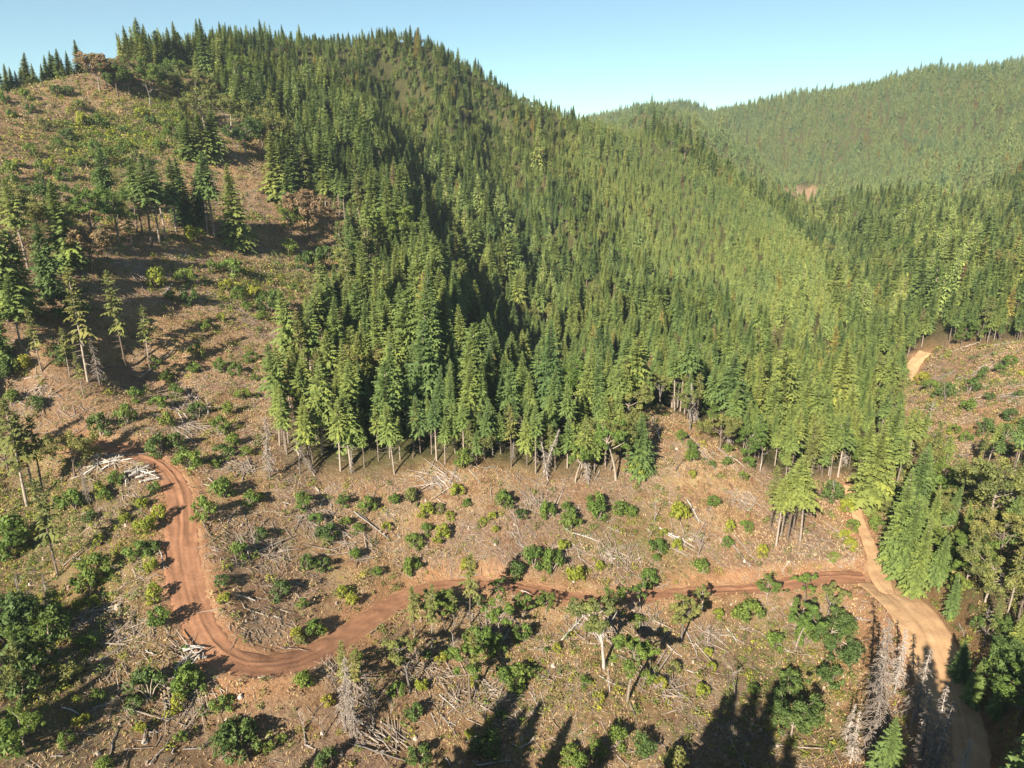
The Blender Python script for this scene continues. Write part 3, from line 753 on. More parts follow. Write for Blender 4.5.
# trees set one by one: foot x, foot y, height in pixels, kind, label start
MAN = '''88 382 96 7|126 367 84 7|150 371 58 8|42 372 54 7|21 346 58 6|70 376 42 8|8 322 96 13|30 318 70 16|52 300 62 13|3 372 56 13|70 268 72 0|28 268 70 4
137 232 58 4|143 236 66 5|152 246 74 4|160 243 70 5|166 240 66 4|134 252 40 8|176 232 62 6|186 226 58 0|200 226 60 3|208 236 70 4|215 239 74 4|237 247 72 2|278 200 60 0|290 196 55 3|308 192 50 0|322 198 56 2|108 212 52 13
27 506 92 7|36 499 74 8|43 494 68 8|58 576 88 7|8 470 60 7|84 398 40 8|470 627 78 8|455 632 46 8|475 690 64 7|346 700 60 7|358 704 54 8|415 640 56 7|432 640 60 7|640 470 60 2
869 505 78 2|896 562 88 3|896 488 54 4|787 542 84 4|800 541 78 4|776 546 70 5|770 530 62 8|781 536 66 5|793 530 70 4|830 478 60 5|822 477 58 4|812 476 58 5|838 476 62 4|905 570 80 1|912 520 70 2|884 470 62 0|925 500 50 3|1018 620 70 8|1008 612 60 8|915 585 70 3
145 66 36 13|158 62 30 16|170 64 26 0|182 62 36 13|191 64 28 1|204 62 40 13|213 64 30 0|222 64 34 16|236 66 26 3|138 70 22 7|130 74 26 7|81 62 24 3|70 66 17 2|60 70 21 1|57 71 15 16|48 75 17 2|43 76 12 0|35 78 14 1|27 84 23 3|18 86 12 2|8 90 19 0|3 92 14 16|64 68 14 0|53 72 19 2|22 85 13 16|13 88 15 2
196 118 36 7|208 112 40 7|222 112 42 6|238 118 40 6|250 118 40 4|228 98 36 0|258 130 44 0|205 160 40 2|190 158 34 2|214 158 42 2|180 100 26 6|290 215 50 0|880 800 60 2|930 535 44 3|948 525 40 3|918 552 50 1|936 580 46 0|955 600 42 3|970 575 44 7|1005 545 46 16|1015 530 40 7|968 540 36 3|990 640 40 7|1012 660 46 1|975 690 40 0|1000 700 44 3|962 668 36 2'''
mp = [list(map(float, q.split())) for ln in MAN.splitlines() for q in ln.split('|')]
mp = np.array(mp); P, t = at(mp[:, 0], mp[:, 1])
for i in range(len(mp)):
    TREES.append(dict(x=P[i, 0], y=P[i, 1], z=P[i, 2], h=min(mp[i, 2] * t[i] / F * 1.03, 15 if t[i] > 400 else 40), k=int(mp[i, 3]), px=mp[i, 0], py=mp[i, 1], d=t[i], man=True, edge=False, plant=False))
# trees that stand under and behind the viewpoint and throw the long shadows along the bottom
TIPS = ((522,668),(530,700),(548,702),(572,716),(622,712),(680,730),(722,688),(736,642),(745,655),(757,648),(764,662),(790,622),(808,604),(824,604),(833,600),(846,598),(780,634),(816,612),(862,568),(874,640),(936,622),(950,640),(962,612),(976,650),(990,690),(1005,640),(985,660),(940,660),(930,650),(945,690),(955,722),(970,668),(985,702),(1000,722),(962,742),(992,748),(1012,694),(30,735),(62,688),(92,690),(120,668),(330,742),(410,755),(60,640))
tp = np.array(TIPS, float); PT, _ = at(tp[:, 0], tp[:, 1])
for q_ in PT:
    for s_ in np.arange(25, 130, 1.5):
        bx, by = q_[0] - s_ * math.sin(SUN_AZ), q_[1] - s_ * math.cos(SUN_AZ); bz = float(base_h(bx, by)); ht = q_[2] + s_ * math.tan(SUN_EL) - bz
        vx, vy, vz = project(np.array([bx, by, bz + ht])); fwd = (np.array([bx, by, bz + ht]) - CAM) @ FW
        if (vy > 778 or fwd < 2 or vx < -40 or vx > 1064) and ht > 8: break
    TREES.append(dict(x=bx, y=by, z=bz, h=min(ht, 42), k=int(rng.choice([1, 3, 0, 3])), px=0, py=2000, d=90, man=False, edge=False, plant=False))
    print('caster', round(s_), round(ht))

def seen_top(T):
    Pt = np.array([(t['x'], t['y'], t['z'] + .75 * t['h']) for t in T]); occ = np.zeros(len(T), bool)
    for s in np.linspace(.2, .97, 80):
        q = CAM + (Pt - CAM) * s; occ |= rast(q[:, 0], q[:, 1]) > q[:, 2]
    x, y, z = project(Pt); return ~occ & (x > 0) & (x < 1024) & (y > 0) & (y < 768)
vis = seen_top(TREES)
order = sorted(range(len(TREES)), key=lambda i: -(TREES[i]['h'] / TREES[i]['d'] * (3 if TREES[i]['man'] else 1.25 if TREES[i]['edge'] else 1) if vis[i] else 0))
solo = set(order[:300])
look_w = {0: 'full green conifer', 1: 'tall full dark conifer', 2: 'broad pointed conifer', 3: 'slender full conifer', 4: 'conifer with bare lower stem', 5: 'pole-like conifer with high crown', 6: 'conifer on short bare stem',
          7: 'thin ragged gappy conifer', 8: 'spindly olive pole conifer', 9: 'small pale young conifer', 10: 'small slim young conifer', 11: 'far conifer', 12: 'far conifer', 13: 'old dark wide uneven conifer', 14: 'yellowing golden conifer', 15: 'browned dying conifer', 16: 'blunt topped green conifer'}
uni = []; rest = []; sources = {}
for i, t in enumerate(TREES):
    nm, mc, mt, H0 = CONS[t['k']]; s = t['h'] / H0; rz = rng.random() * 6.28
    if i in solo:
        wd = s * rng.uniform(.95, 1.2) * (1.25 if t['man'] and t['k'] in (0, 1, 2, 3, 4, 5, 6) else 1)
        wd *= (1.12 if not t['man'] else 1.35 if t['d'] > 350 else 1)
        o = put('conifer', mc, mt, (t['x'], t['y'], t['z'] - .1), (wd, wd, s), rz, 'conifer', None, tilt=(rng.normal(0, .05 if t['edge'] else .02), rng.normal(0, .05 if t['edge'] else .02)))
        if t['man'] or t['edge']:
            o['group'] = 'conifers at the forest edge and out in the clearing'; uni.append([o, t['px'], t['py'], look_w[t['k']]])
        else:
            g_ = 'dense stand' 
            where = 'on the middle slope above the clearing' if t['px'] < 640 else 'on the slope between gap and creek' if t['px'] < 860 else 'in the creek valley'
            o['group'] = 'conifers packed in the dense stand ' + where
            o['label'] = look_w[t['k']] + ' packed among others ' + where
        sources.setdefault(t['k'], o)
    else: rest.append((t['x'], t['y'], t['z'], s, rz, t['k']))
number_from_landmarks(uni, 'edge conifer')

# the remaining forest: one object that repeats the same trees
def forest_object(name, rows, srcs, label, wide=1.2):
    """rows: x, y, z, scale, turn, source index; srcs: index -> list of mesh objects"""
    rows = np.array(rows, float); me = bpy.data.meshes.new(name); me.vertices.add(len(rows)); me.vertices.foreach_set('co', rows[:, :3].ravel())
    for nm, v in (('size', rows[:, 3]), ('turn', rows[:, 4]), ('sort', rows[:, 5])):
        a = me.attributes.new(nm, 'FLOAT', 'POINT'); a.data.foreach_set('value', v.astype(np.float32))
    o = link(name, me); o['kind'] = 'stuff'; o['label'] = label
    ng = bpy.data.node_groups.new(name, 'GeometryNodeTree'); N = ng.nodes; L = ng.links
    ng.interface.new_socket('Geometry', in_out='INPUT', socket_type='NodeSocketGeometry'); ng.interface.new_socket('Geometry', in_out='OUTPUT', socket_type='NodeSocketGeometry')
    gi = N.new('NodeGroupInput'); go = N.new('NodeGroupOutput'); jn = N.new('GeometryNodeJoinGeometry')
    def named(n_):
        a = N.new('GeometryNodeInputNamedAttribute'); a.data_type = 'FLOAT'; a.inputs[0].default_value = n_; return a.outputs[0]
    cx = N.new('ShaderNodeCombineXYZ'); L.new(named('turn'), cx.inputs[2])
    sz = N.new('ShaderNodeVectorMath'); sz.operation = 'SCALE'; sz.inputs[0].default_value = (wide, wide, 1); L.new(named('size'), sz.inputs[3])
    for k, objs in srcs.items():
        cmp = N.new('FunctionNodeCompare'); cmp.data_type = 'FLOAT'; cmp.operation = 'EQUAL'; L.new(named('sort'), cmp.inputs[0]); cmp.inputs[1].default_value = k; cmp.inputs['Epsilon'].default_value = .1
        js = N.new('GeometryNodeJoinGeometry')
        for q in objs:
            oi = N.new('GeometryNodeObjectInfo'); oi.transform_space = 'ORIGINAL'; oi.inputs['Object'].default_value = q; oi.inputs['As Instance'].default_value = False; L.new(oi.outputs['Geometry'], js.inputs[0])
        ip = N.new('GeometryNodeInstanceOnPoints'); L.new(gi.outputs[0], ip.inputs['Points']); L.new(cmp.outputs[0], ip.inputs['Selection']); L.new(js.outputs[0], ip.inputs['Instance'])
        L.new(cx.outputs[0], ip.inputs['Rotation']); L.new(sz.outputs[0], ip.inputs['Scale']); L.new(ip.outputs[0], jn.inputs[0])
    L.new(jn.outputs[0], go.inputs[0])
    md = o.modifiers.new('trees', 'NODES'); md.node_group = ng
    return o
for k in sorted({int(r_[5]) for r_ in rest} - set(sources)):      # a kind with no tree of its own yet: let one stand alone
    j = next(i for i, r_ in enumerate(rest) if int(r_[5]) == k); r_ = rest.pop(j); nm, mc, mt, H0 = CONS[k]
    cnd = [(i, q) for i, q in enumerate(rest) if int(q[5]) == k]
    best = min(cnd, key=lambda iq: abs(project(np.array(iq[1][:3]))[0] - (700 if k < 11 else 900)) + abs(project(np.array(iq[1][:3]))[1] - (300 if k < 11 else 120)))
    rest.append(r_); r_ = rest.pop(best[0])
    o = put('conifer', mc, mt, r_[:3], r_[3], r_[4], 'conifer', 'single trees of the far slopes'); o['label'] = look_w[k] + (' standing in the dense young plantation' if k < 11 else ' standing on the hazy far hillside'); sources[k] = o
forest_object('conifer_forest', rest, {k: list(o.children) for k, o in sources.items()}, 'dense conifer forest covering the hills')

# ------------------------------------------------------------------ leafy trees
LT = '''95 246 50 1 bushy green tree|119 242 46 1 bushy green tree|92 272 40 5 pinkish browned tree|75 477 40 0 round olive tree|604 668 76 3 twisted oak with a pale stem|681 642 52 3 leaning oak with a pale stem|627 702 66 4 thin leaning oak|410 692 58 3 open ragged oak|500 640 46 4 slim green oak|470 700 60 4 slim green oak|446 634 44 4 half broken leafy tree
988 526 58 0 broad olive tree|1000 560 40 0 broad olive tree|985 602 42 0 round olive tree|940 492 30 1 bright bushy tree|945 562 30 1 bright bushy tree|1004 752 52 1 large leafy tree|1018 720 46 1 large leafy tree|310 238 46 5 pale browned tree with a bare stem|292 238 30 1 bushy green tree|100 92 30 5 browned ridge tree|108 90 28 5 browned ridge tree|130 96 30 1 dense green ridge tree|118 96 26 2 dark ridge tree
155 100 28 1 bushy ridge tree|165 95 26 2 dark ridge tree|180 90 24 1 bushy ridge tree|232 140 36 0 pale scrubby tree|205 130 34 0 pale scrubby tree|246 155 30 2 dark scrubby tree|196 108 30 0 pale scrubby tree|240 92 30 1 green scrubby tree|268 150 34 0 pale scrubby tree|180 152 26 1 rounded green tree|60 244 34 0 sparse olive tree|38 232 38 2 dark leafy tree|20 240 40 0 pale leafy tree|75 330 34 2 dark leafy tree
805 610 34 4 tilted bright tree|522 622 30 4 slim green oak|546 617 24 1 bushy green tree|576 626 34 3 ragged oak|640 616 28 4 slim green oak|702 612 26 3 ragged oak|766 605 24 1 bushy green tree|428 624 36 3 ragged oak|500 606 26 4 slim green oak|612 616 26 1 bushy green tree|795 650 50 4 tall narrow leafy tree|825 625 40 3 tilted pale stemmed tree|828 650 36 2 dark leafy tree by the creek|790 740 44 2 dark leafy tree by the creek|660 604 40 3 ragged oak
40 662 38 1 dense rounded tree|16 640 36 2 dense rounded tree|8 690 32 0 dense rounded tree|12 560 30 1 bushy tree|50 630 34 1 bushy tree|25 748 36 1 dense rounded tree|890 578 26 1 bushy tree|605 462 46 0 pale leafy tree|616 480 60 4 slim bright tree|575 482 40 4 slim bright tree|660 410 36 3 broken leaning tree|690 430 40 3 thin leaning tree|720 450 34 0 pale leafy tree|748 462 36 1 bushy tree'''
rows = []
for ln in LT.splitlines():
    for q in ln.split('|'):
        a = q.split(' ', 4); rows.append((float(a[0]), float(a[1]), float(a[2]), int(a[3]), a[4]))
gen = []
xs = rng.uniform(880, 1060, 400); ys = rng.uniform(470, 790, 400)
for x, y in zip(xs, ys):                              # creek woods
    if y > 512 and inpoly(WOODS, np.array([x]), np.array([y]))[0] and min(math.hypot(x - a[0], y - a[1]) for a in rows) > 26: 
        rows.append((x, y, rng.uniform(20, 38) * (.75 if y < 560 else 1), int(rng.choice([1, 2, 0, 3, 4, 2])), ['broad olive tree', 'bright bushy tree', 'dark leafy tree'][0])); 
        rows[-1] = rows[-1][:4] + ({0: 'broad olive tree', 1: 'bright bushy tree', 2: 'dark leafy tree', 3: 'leaning olive tree', 4: 'thin leaning tree'}[rows[-1][3]],)
a_ = np.array([r_[:3] for r_ in rows]); P, t = at(a_[:, 0], a_[:, 1]); rdl, _ = road_info(P[:, 0], P[:, 1]); items = []
for i, r_ in enumerate(rows):
    if rdl[i] < .8: continue
    mc, mt, H0 = LEAFY[r_[3]]; s = r_[2] * t[i] / F * 1.02 / H0
    o = put('leafy_tree', mc, mt, P[i] - (0, 0, .1), s, rng.random() * 6.28, 'tree', 'leafy trees round the clearing')
    items.append([o, r_[0], r_[1], r_[4]])
# leafy crowns inside the forest, scattered
for i in li:
    if d_[i] < 330 and 0 < px[i] < 1024 and not occ[i] and len(items) < 190:
        k = int(rng.choice([0, 1, 1, 0, 1])); mc, mt, H0 = LEAFY[k]; s = Hh[i] * .7 / H0
        o = put('leafy_tree', mc, mt, (X[i], Y[i], Z[i]), s, rng.random() * 6.28, 'tree', 'leafy trees round the clearing'); items.append([o, px[i], py[i], {0: 'pale olive tree in the conifers', 1: 'bright leafy tree in the conifers', 5: 'browned tree in the conifers'}[k]])
number_from_landmarks(items, 'leafy tree')
far_leafy = [(X[i], Y[i], Z[i], Hh[i] * .62 / LEAFY[k][2], rng.random() * 6.28, k) for i in li for k in [int(rng.choice([0, 1, 1, 0, 1]))] if not (d_[i] < 330)]
lsrc = {}
for it in items:
    me_ = it[0].children[0].data
    for k in (0, 1, 5):
        if LEAFY[k][0] == me_: lsrc.setdefault(k, list(it[0].children))
forest_object('broadleaf_forest', far_leafy, lsrc, 'scattered leafy crowns among the far conifers')

# ------------------------------------------------------------------ dead trees and snags
items = []
for x, y, h, k in ((868, 776, 146, 0), (908, 742, 74, 1), (922, 792, 88, 2), (926, 796, 84, 1), (916, 790, 74, 1), (955, 800, 64, 2), (850, 764, 52, 1), (892, 706, 60, 1), (876, 700, 66, 1), (846, 740, 40, 1), (346, 732, 78, 1), (356, 739, 66, 1), (372, 720, 52, 1), (100, 385, 46, 1), (52, 618, 40, 1), (270, 478, 60, 1), (88, 505, 34, 1)):
    P, t = at(x, y); mc, mt, H0 = DEADC[k]; s = h * t[0] / F * 1.02 / H0
    o = put('dead_conifer', mc, mt, P[0], s, rng.random() * 6.28, 'dead tree', 'dead grey conifers', ('branches', 'trunk')); items.append([o, x, y, 'dead grey conifer' if h > 50 else 'small dead grey conifer'])
je = [i for i, t_ in enumerate(TREES) if t_['edge'] and t_['d'] < 260 and 0 < t_['px'] < 1024]
for i in rng.choice(je, 34, replace=False):
    t_ = TREES[i]; a_ = rng.random() * 6.28; x, y = t_['x'] + 2 * math.cos(a_), t_['y'] - 1.5 - rng.random() * 2; mc, mt, H0 = DEADC[1]; s = rng.uniform(6, 13) / H0
    z = float(height(np.array([x]), np.array([y]), False)[0]); px_, py_, _ = project(np.array([x, y, z]))
    o = put('dead_conifer', mc, mt, (x, y, z - .1), (s * .8, s * .8, s), rng.random() * 6.28, 'dead tree', 'dead grey conifers', ('branches', 'trunk'), (rng.normal(0, .16), rng.normal(0, .16))); items.append([o, float(px_), float(py_), 'leaning dead pole' if s > .6 else 'short dead pole'])
number_from_landmarks(items, 'dead conifer')
items = []
SN = '735 698 40|698 556 26|30 612 38|452 632 26|391 713 20|708 645 24|548 680 16|655 520 30|660 440 30|648 545 24|676 470 26|250 560 30|243 548 22|316 540 16|305 730 24|325 735 28|208 415 22|96 500 22|640 640 22|610 690 26|455 660 34|430 655 28|880 485 22|836 500 24|1000 590 30|985 640 34|960 520 24|930 420 26|945 400 20|520 440 36|470 470 30|690 420 30|760 470 30|300 474 36|900 640 20|290 560 22|255 545 26|205 120 20|223 165 24|235 160 20|150 108 22|60 300 30|120 305 24'
for q in SN.split('|'):
    x, y, h = map(float, q.split()); P, t = at(x, y); mc, mt = SNAG[rng.integers(4)]; H = h * t[0] / F * .85
    if road_info(P[:, 0], P[:, 1])[0][0] < .5: continue
    o = put('snag', mc, mt, P[0], (H, H, H), rng.random() * 6.28, 'dead tree', 'bleached snags left standing', ('limb', 'stem'), (rng.normal(0, .12), rng.normal(0, .12))); items.append([o, x, y, 'tall bleached snag' if h > 32 else 'crooked bleached snag' if h > 23 else 'short bleached snag'])
number_from_landmarks(items, 'snag')

# ------------------------------------------------------------------ shrubs: foot x, foot y, width in pixels, tone
SH = '''136 402 14m|160 409 14m|127 424 16m|175 397 14m|199 418 15d|169 428 14m|219 434 15m|227 414 12m|242 399 13m|162 454 20d|176 450 18d|172 462 14m|190 470 22m|224 456 16d|235 446 14m|217 467 11m|245 455 12m|225 498 22m|250 505 16m|205 524 19m|196 557 13d|241 558 16m|100 431 18d|35 409 13d|15 402 12m|142 508 12y|155 493 10m|145 534 18y|160 520 14y|165 537 14y|139 562 20m|150 556 14d|95 580 24m|10 550 30m|75 508 22m|100 497 12y|107 500 10m|115 484 14m|99 546 10y|125 525 10y|90 524 12d|152 574 12y
90 590 20m|35 668 40d|50 642 28d|6 642 34d|22 698 28d|18 748 34m|150 700 26d|134 710 14d|160 627 20m|154 600 16y|95 607 12y|79 606 10y|72 680 20o|90 650 11m|80 647 9y|192 690 22m|185 694 18m|178 708 14y|222 714 18m|236 752 30d|238 742 24d|180 738 10m|142 732 10y|96 702 12m|185 647 8m|224 602 12y|222 588 12d|204 586 14d|67 747 12m|107 768 14m|78 726 9y|87 721 8y
305 508 18m|343 506 14d|368 513 16m|396 504 13m|412 503 15o|426 516 16y|328 538 19d|316 523 12m|347 524 11m|357 533 13m|387 531 10y|413 547 17m|427 535 13m|442 541 17y|505 507 16m|483 523 8y|492 519 10y|412 572 18m|357 559 12m|378 575 12m|307 569 15d|321 570 15d|468 566 14y|466 506 9m|458 497 13y|495 532 8y|260 540 13d|506 586 32m|463 468 18m|258 501 10m|300 640 12o|440 512 10o|450 520 10y
280 597 19d|303 609 11m|342 594 12y|352 603 13y|316 630 15m|297 633 12y|323 626 9y|328 708 12y|307 700 17m|282 741 9m|270 752 10m|258 751 8y|421 764 24d|413 720 18d|491 654 24m|476 646 20m|506 683 20m|488 755 25d|470 735 10y|501 719 8m|398 694 15m|421 689 13y|441 661 12y|427 656 9m|473 686 10y|331 772 20d|356 673 12m|328 667 10y|446 610 18d|478 606 14d
547 518 16m|571 529 19m|566 516 16m|564 549 12y|521 519 10d|534 568 22m|552 570 21m|514 572 16d|574 580 18y|599 520 20m|596 508 18m|619 513 14m|632 517 14m|644 448 11y|638 475 18y|682 441 10m|691 462 12m|690 452 11m|727 466 10m|713 467 7m|692 479 8y|679 520 20y|712 507 14m|729 531 11y|747 530 10m|659 553 16m|677 550 12y|702 572 16m|599 569 10y|727 547 9m|728 453 9m|742 479 9m|749 467 10m|649 578 12m|663 535 9y|762 556 12y|657 561 9m
574 590 22m|612 592 18d|624 592 18d|648 584 14m|744 622 22m|718 620 10y|557 651 9y|584 686 12m|518 684 24m|661 689 12y|703 694 12y|618 748 20m|644 751 18d|568 762 20m|580 766 16m|596 756 16m|673 772 26o|638 660 16m|672 672 14o|712 669 9y|708 655 9y|636 627 12m|649 682 13m|601 700 8y|754 694 10m|523 640 18m|546 653 6m
775 650 17m|805 643 20m|910 594 11m|922 598 13m|940 605 14m|952 618 20d|890 584 13m|960 640 20d|788 696 24d|843 660 24d|979 622 14d|958 590 14m|830 686 18d|968 668 22d|980 690 24d|960 710 20d|1000 680 24d|829 500 17d|940 502 24m|928 500 12m|943 572 24m|885 577 14m|833 560 10m|970 411 13m|983 434 13d|1004 440 12d|1013 453 9m|994 455 9m|1012 420 12d|988 400 9d|943 398 14d|965 442 10m|955 433 9m|1018 397 8d|968 393 15d|1022 427 8m|845 540 12y|850 552 12y|852 530 12m|845 510 14y|930 392 12m|920 384 12y|1000 373 10m|985 380 10d|1010 366 9m|880 545 14m|888 556 15m|876 528 14m
197 359 13m|195 373 13m|219 371 13m|237 375 12m|154 367 12m|169 383 13m|251 361 12m|254 380 8m|206 331 9m|157 288 18y|185 286 15m|197 242 18y|189 305 18d|172 300 11m|222 321 9y|232 276 20m|212 272 12m|22 372 15y|8 377 17d|60 362 18d|306 271 20d|328 270 19d|343 263 22y|271 310 20d|287 328 13m|286 352 13m|268 369 11m|261 320 10m|288 254 17m|336 297 9m|321 290 9m|240 300 12m|226 290 12y|256 296 12y|248 310 10m
57 96 10d|27 100 9m|30 113 8d|11 117 7m|67 95 8d|5 104 8m|152 127 10d|100 128 14m|85 127 11y|126 134 8d|70 141 9d|119 147 9m|107 168 14m|75 166 11m|41 176 12m|12 182 14m|86 170 9d|140 118 9y|184 100 9y|120 155 10m|95 152 10m|60 150 9m|130 150 9m|140 165 12o|30 155 10m|50 170 10y|20 168 9y|160 150 11m|148 140 10y|170 128 10o|182 120 10m|112 138 9y|80 112 9o|45 130 8o|65 180 13m|100 185 12m|130 185 14m'''
rows = []
for ln in SH.splitlines():
    for q in ln.split('|'):
        a = q.split(); rows.append((float(a[0]), float(a[1]), float(a[2][:-1]), a[2][-1]))
extra = []; tries = 0
while len(rows) < 318 and tries < 4000:
    tries += 1
    x, y = rng.uniform(0, 1024), rng.uniform(300, 768)
    if inpoly(CLEAR1 if rng.random() < .8 else CLEAR2, np.array([x]), np.array([y]))[0] and min(math.hypot(x - a[0], y - a[1]) for a in rows) > 14: rows.append((x, y, rng.uniform(6, 11), rng.choice(list('mydo'))))
a_ = np.array([r_[:3] for r_ in rows]); P, t = at(a_[:, 0], a_[:, 1]); rdl, _ = road_info(P[:, 0], P[:, 1]); items = []
tw = {'d': 'dark green', 'm': 'bright green', 'y': 'yellow-green', 'o': 'olive'}
nshr = 0
for i, r_ in enumerate(rows):
    if rdl[i] < .6 or nshr >= 300: continue
    nshr += 1
    mc, mt = SHRUBS[r_[3]][rng.integers(len(SHRUBS[r_[3]]))]; wd = r_[2] * t[i] / F * .95; h = wd * rng.uniform(.85, 1.3)
    o = put('shrub', mc, mt, P[i], (wd * .92, wd * .92, h), rng.random() * 6.28, 'shrub', 'shrubs regrowing in the clear-cut', ('foliage', 'stems'))
    items.append([o, r_[0], r_[1], ('large ' if wd > 4.2 else 'small ' if wd < 1.9 else '') + tw[r_[3]] + (' spreading shrub' if h < wd else ' upright shrub')])
number_from_landmarks(items, 'shrub')

# low growth nobody could count
def scatter_px(n_, boxf):
    x = rng.uniform(-60, 1084, n_); y = rng.uniform(60, 800, n_); return x, y
mbw = {k: MB() for k in ('m', 'y', 'd', 'o', 'b')}
Xw, Yw = rng.uniform(-280, 260, 700000), rng.uniform(80, 480, 700000)
Zw = rast(Xw, Yw); cw, pxw, pyw, dw, _ = ground_class(Xw, Yw, Zw); rw, _ = road_info(Xw, Yw)
gi_ = np.clip((np.searchsorted(gx, Xw)), 0, nx - 1); gj_ = np.clip(np.searchsorted(gy, Yw), 0, ny - 1); gw = green[gj_, gi_]
kp = ((cw == 1) & (rng.random(len(Xw)) < .08 + .55 * gw ** 1.4) | (cw == 2) & (rng.random(len(Xw)) < .6)) & (rw > .6) & (pxw > -80) & (pxw < 1100) & (dw > 30)
Xw, Yw, gw = Xw[kp], Yw[kp], gw[kp]; Zw = height(Xw, Yw, False)
u_ = rng.random(len(Xw)) - .45 * (gw - .25); u2 = rng.random(len(Xw)); tone = np.where(u_ < .45, np.where(u2 < .42, 'y', np.where(u2 < .8, 'm', 'd')), np.where(u2 < .42, 'o', 'b'))
for k in 'mydob':
    s_ = tone == k; c_ = np.stack([Xw[s_], Yw[s_], Zw[s_] + .2], 1); r_ = rng.uniform(.2, .6, len(c_)) * np.clip(np.linalg.norm(c_ - CAM, axis=1) / 165, 1, 1.9)
    bg_ = rng.random(len(c_)) < .16
    leafballs(mbw[k], c_[~bg_], r_[~bg_], 10, -.36, rng); leafballs(mbw[k], c_[bg_] + (0, 0, .35), rng.uniform(.5, 1.15, bg_.sum()) * np.clip(np.linalg.norm(c_[bg_] - CAM, axis=1) / 165, 1, 2.0), 50, -.18, rng, flat=.9)
nm_ = {'m': 'bright', 'y': 'yellow', 'd': 'dark'}
allw = MB()
for j, k in enumerate('mydob'):
    for v, f, tn in zip(mbw[k].v, mbw[k].q, mbw[k].tq): allw.add(v, f - f.min(), tn, j)
o = link('undergrowth', allw.mesh('undergrowth', [M['bright'], M['yellow'], M['dark'], M['olive'], M['drybrush']])); o['kind'] = 'stuff'; o['label'] = 'low green and yellow regrowth over the slash'

# dry grass tufts
def grass_mat():
    m, nt, N, L = mat('dry grass')
    at_ = N.new('ShaderNodeAttribute'); at_.attribute_name = 'tint'
    r = ramp(N, [(0, (.26, .155, .08)), (.5, (.40, .27, .14)), (1, (.55, .42, .24))]); L.new(at_.outputs['Fac'], r.inputs[0])
    d = N.new('ShaderNodeBsdfDiffuse'); L.new(r.outputs[0], d.inputs[0]); o = N.new('ShaderNodeOutputMaterial'); L.new(d.outputs[0], o.inputs[0]); return m
Xg, Yg = rng.uniform(-180, 230, 420000), rng.uniform(52, 380, 420000); cg, pg, qg, dg_, _ = ground_class(Xg, Yg, rast(Xg, Yg)); rg, _ = road_info(Xg, Yg)
kp = (cg == 1) & (rg > .4) & (fbm(Xg / 9, Yg / 9, 3, 77) + rng.normal(0, .12, len(Xg)) > .46) & (pg > -40) & (pg < 1064)
Xg, Yg = Xg[kp], Yg[kp]; Zg = height(Xg, Yg, False); n_ = len(Xg)
mb = MB(); tn = np.clip(fbm(Xg / 5, Yg / 5, 2, 8) + rng.normal(0, .2, n_), 0, 1)
for k in range(5):
    a = rng.random(n_) * 6.28; w_ = rng.uniform(.03, .075, n_); h = rng.uniform(.15, .5, n_); lean = rng.uniform(.05, .5, n_)
    b0 = np.stack([Xg + w_ * np.cos(a), Yg + w_ * np.sin(a), Zg - .05], 1); b1 = np.stack([Xg - w_ * np.cos(a), Yg - w_ * np.sin(a), Zg - .05], 1)
    tp = np.stack([Xg - lean * np.sin(a), Yg + lean * np.cos(a), Zg + h], 1)
    mb.add(np.stack([b0, b1, tp], 1).reshape(-1, 3), np.arange(n_ * 3).reshape(-1, 3), tn)
o = link('dry_grass', mb.mesh('dry_grass', grass_mat())); o['kind'] = 'stuff'; o['label'] = 'dry straw coloured grass tufts'

# slash: twigs and broken branches nobody could count
Xs, Ys = rng.uniform(-180, 230, 330000), rng.uniform(52, 380, 330000); cs_, ps_, qs_, ds_, _ = ground_class(Xs, Ys, rast(Xs, Ys)); rs_, _ = road_info(Xs, Ys)
fs = fbm(Xs / 11, Ys / 11, 3, 55) + .12 * blob(ps_, qs_, 450, 680, 250, 90) + .08 * blob(ps_, qs_, 350, 520, 120, 40)
kp = (cs_ == 1) & (rs_ > .6) & (fs + rng.normal(0, .09, len(Xs)) > .57) & (ps_ > -40) & (ps_ < 1064)
Xs, Ys = Xs[kp][:100000], Ys[kp][:100000]; Zs = height(Xs, Ys, False); n_ = len(Xs)
Ls = np.exp(rng.normal(-.15, .6, n_)); az = rng.random(n_) * 6.28; dx = np.cos(az) * Ls; dy = np.sin(az) * Ls
Z2 = height(Xs + dx, Ys + dy, False)
HEAPS = ((190,410,4),(184,426,3),(146,470,4),(95,466,4),(165,552,3),(82,622,3),(197,648,3),(345,690,3),(590,622,5),(565,548,3),(685,545,4),(440,480,4),(243,470,3),(264,548,4),(640,622,4),(705,640,4),(392,742,3),(480,700,5),(1010,396,4),(30,400,4),(130,270,4),(320,520,4),(355,545,5),(420,665,5),(540,510,3),(620,560,4),(745,500,4),(120,640,3),(205,700,3),(500,620,4),(660,690,4),(940,380,4),(980,372,4))
ha = np.array(HEAPS, float); HP, _ = at(ha[:, 0], ha[:, 1]); hk = np.repeat(np.arange(len(ha)), (ha[:, 2] * 22).astype(int)); nh = len(hk)
ang = rng.random(nh) * 6.28; rr = ha[hk, 2] * .8 * np.sqrt(rng.random(nh)); hx = HP[hk, 0] + rr * np.cos(ang) * 1.4; hy = HP[hk, 1] + rr * np.sin(ang)
main = rng.random(len(ha)) * 6.28; haz = main[hk] + rng.normal(0, .95, nh); hl = np.exp(rng.normal(.75, .45, nh)); hz_ = height(hx, hy, False) + rng.uniform(0, .8, nh) * np.maximum(0, 1 - rr / ha[hk, 2])
hd, _ = road_info(hx, hy); okh = hd > .5
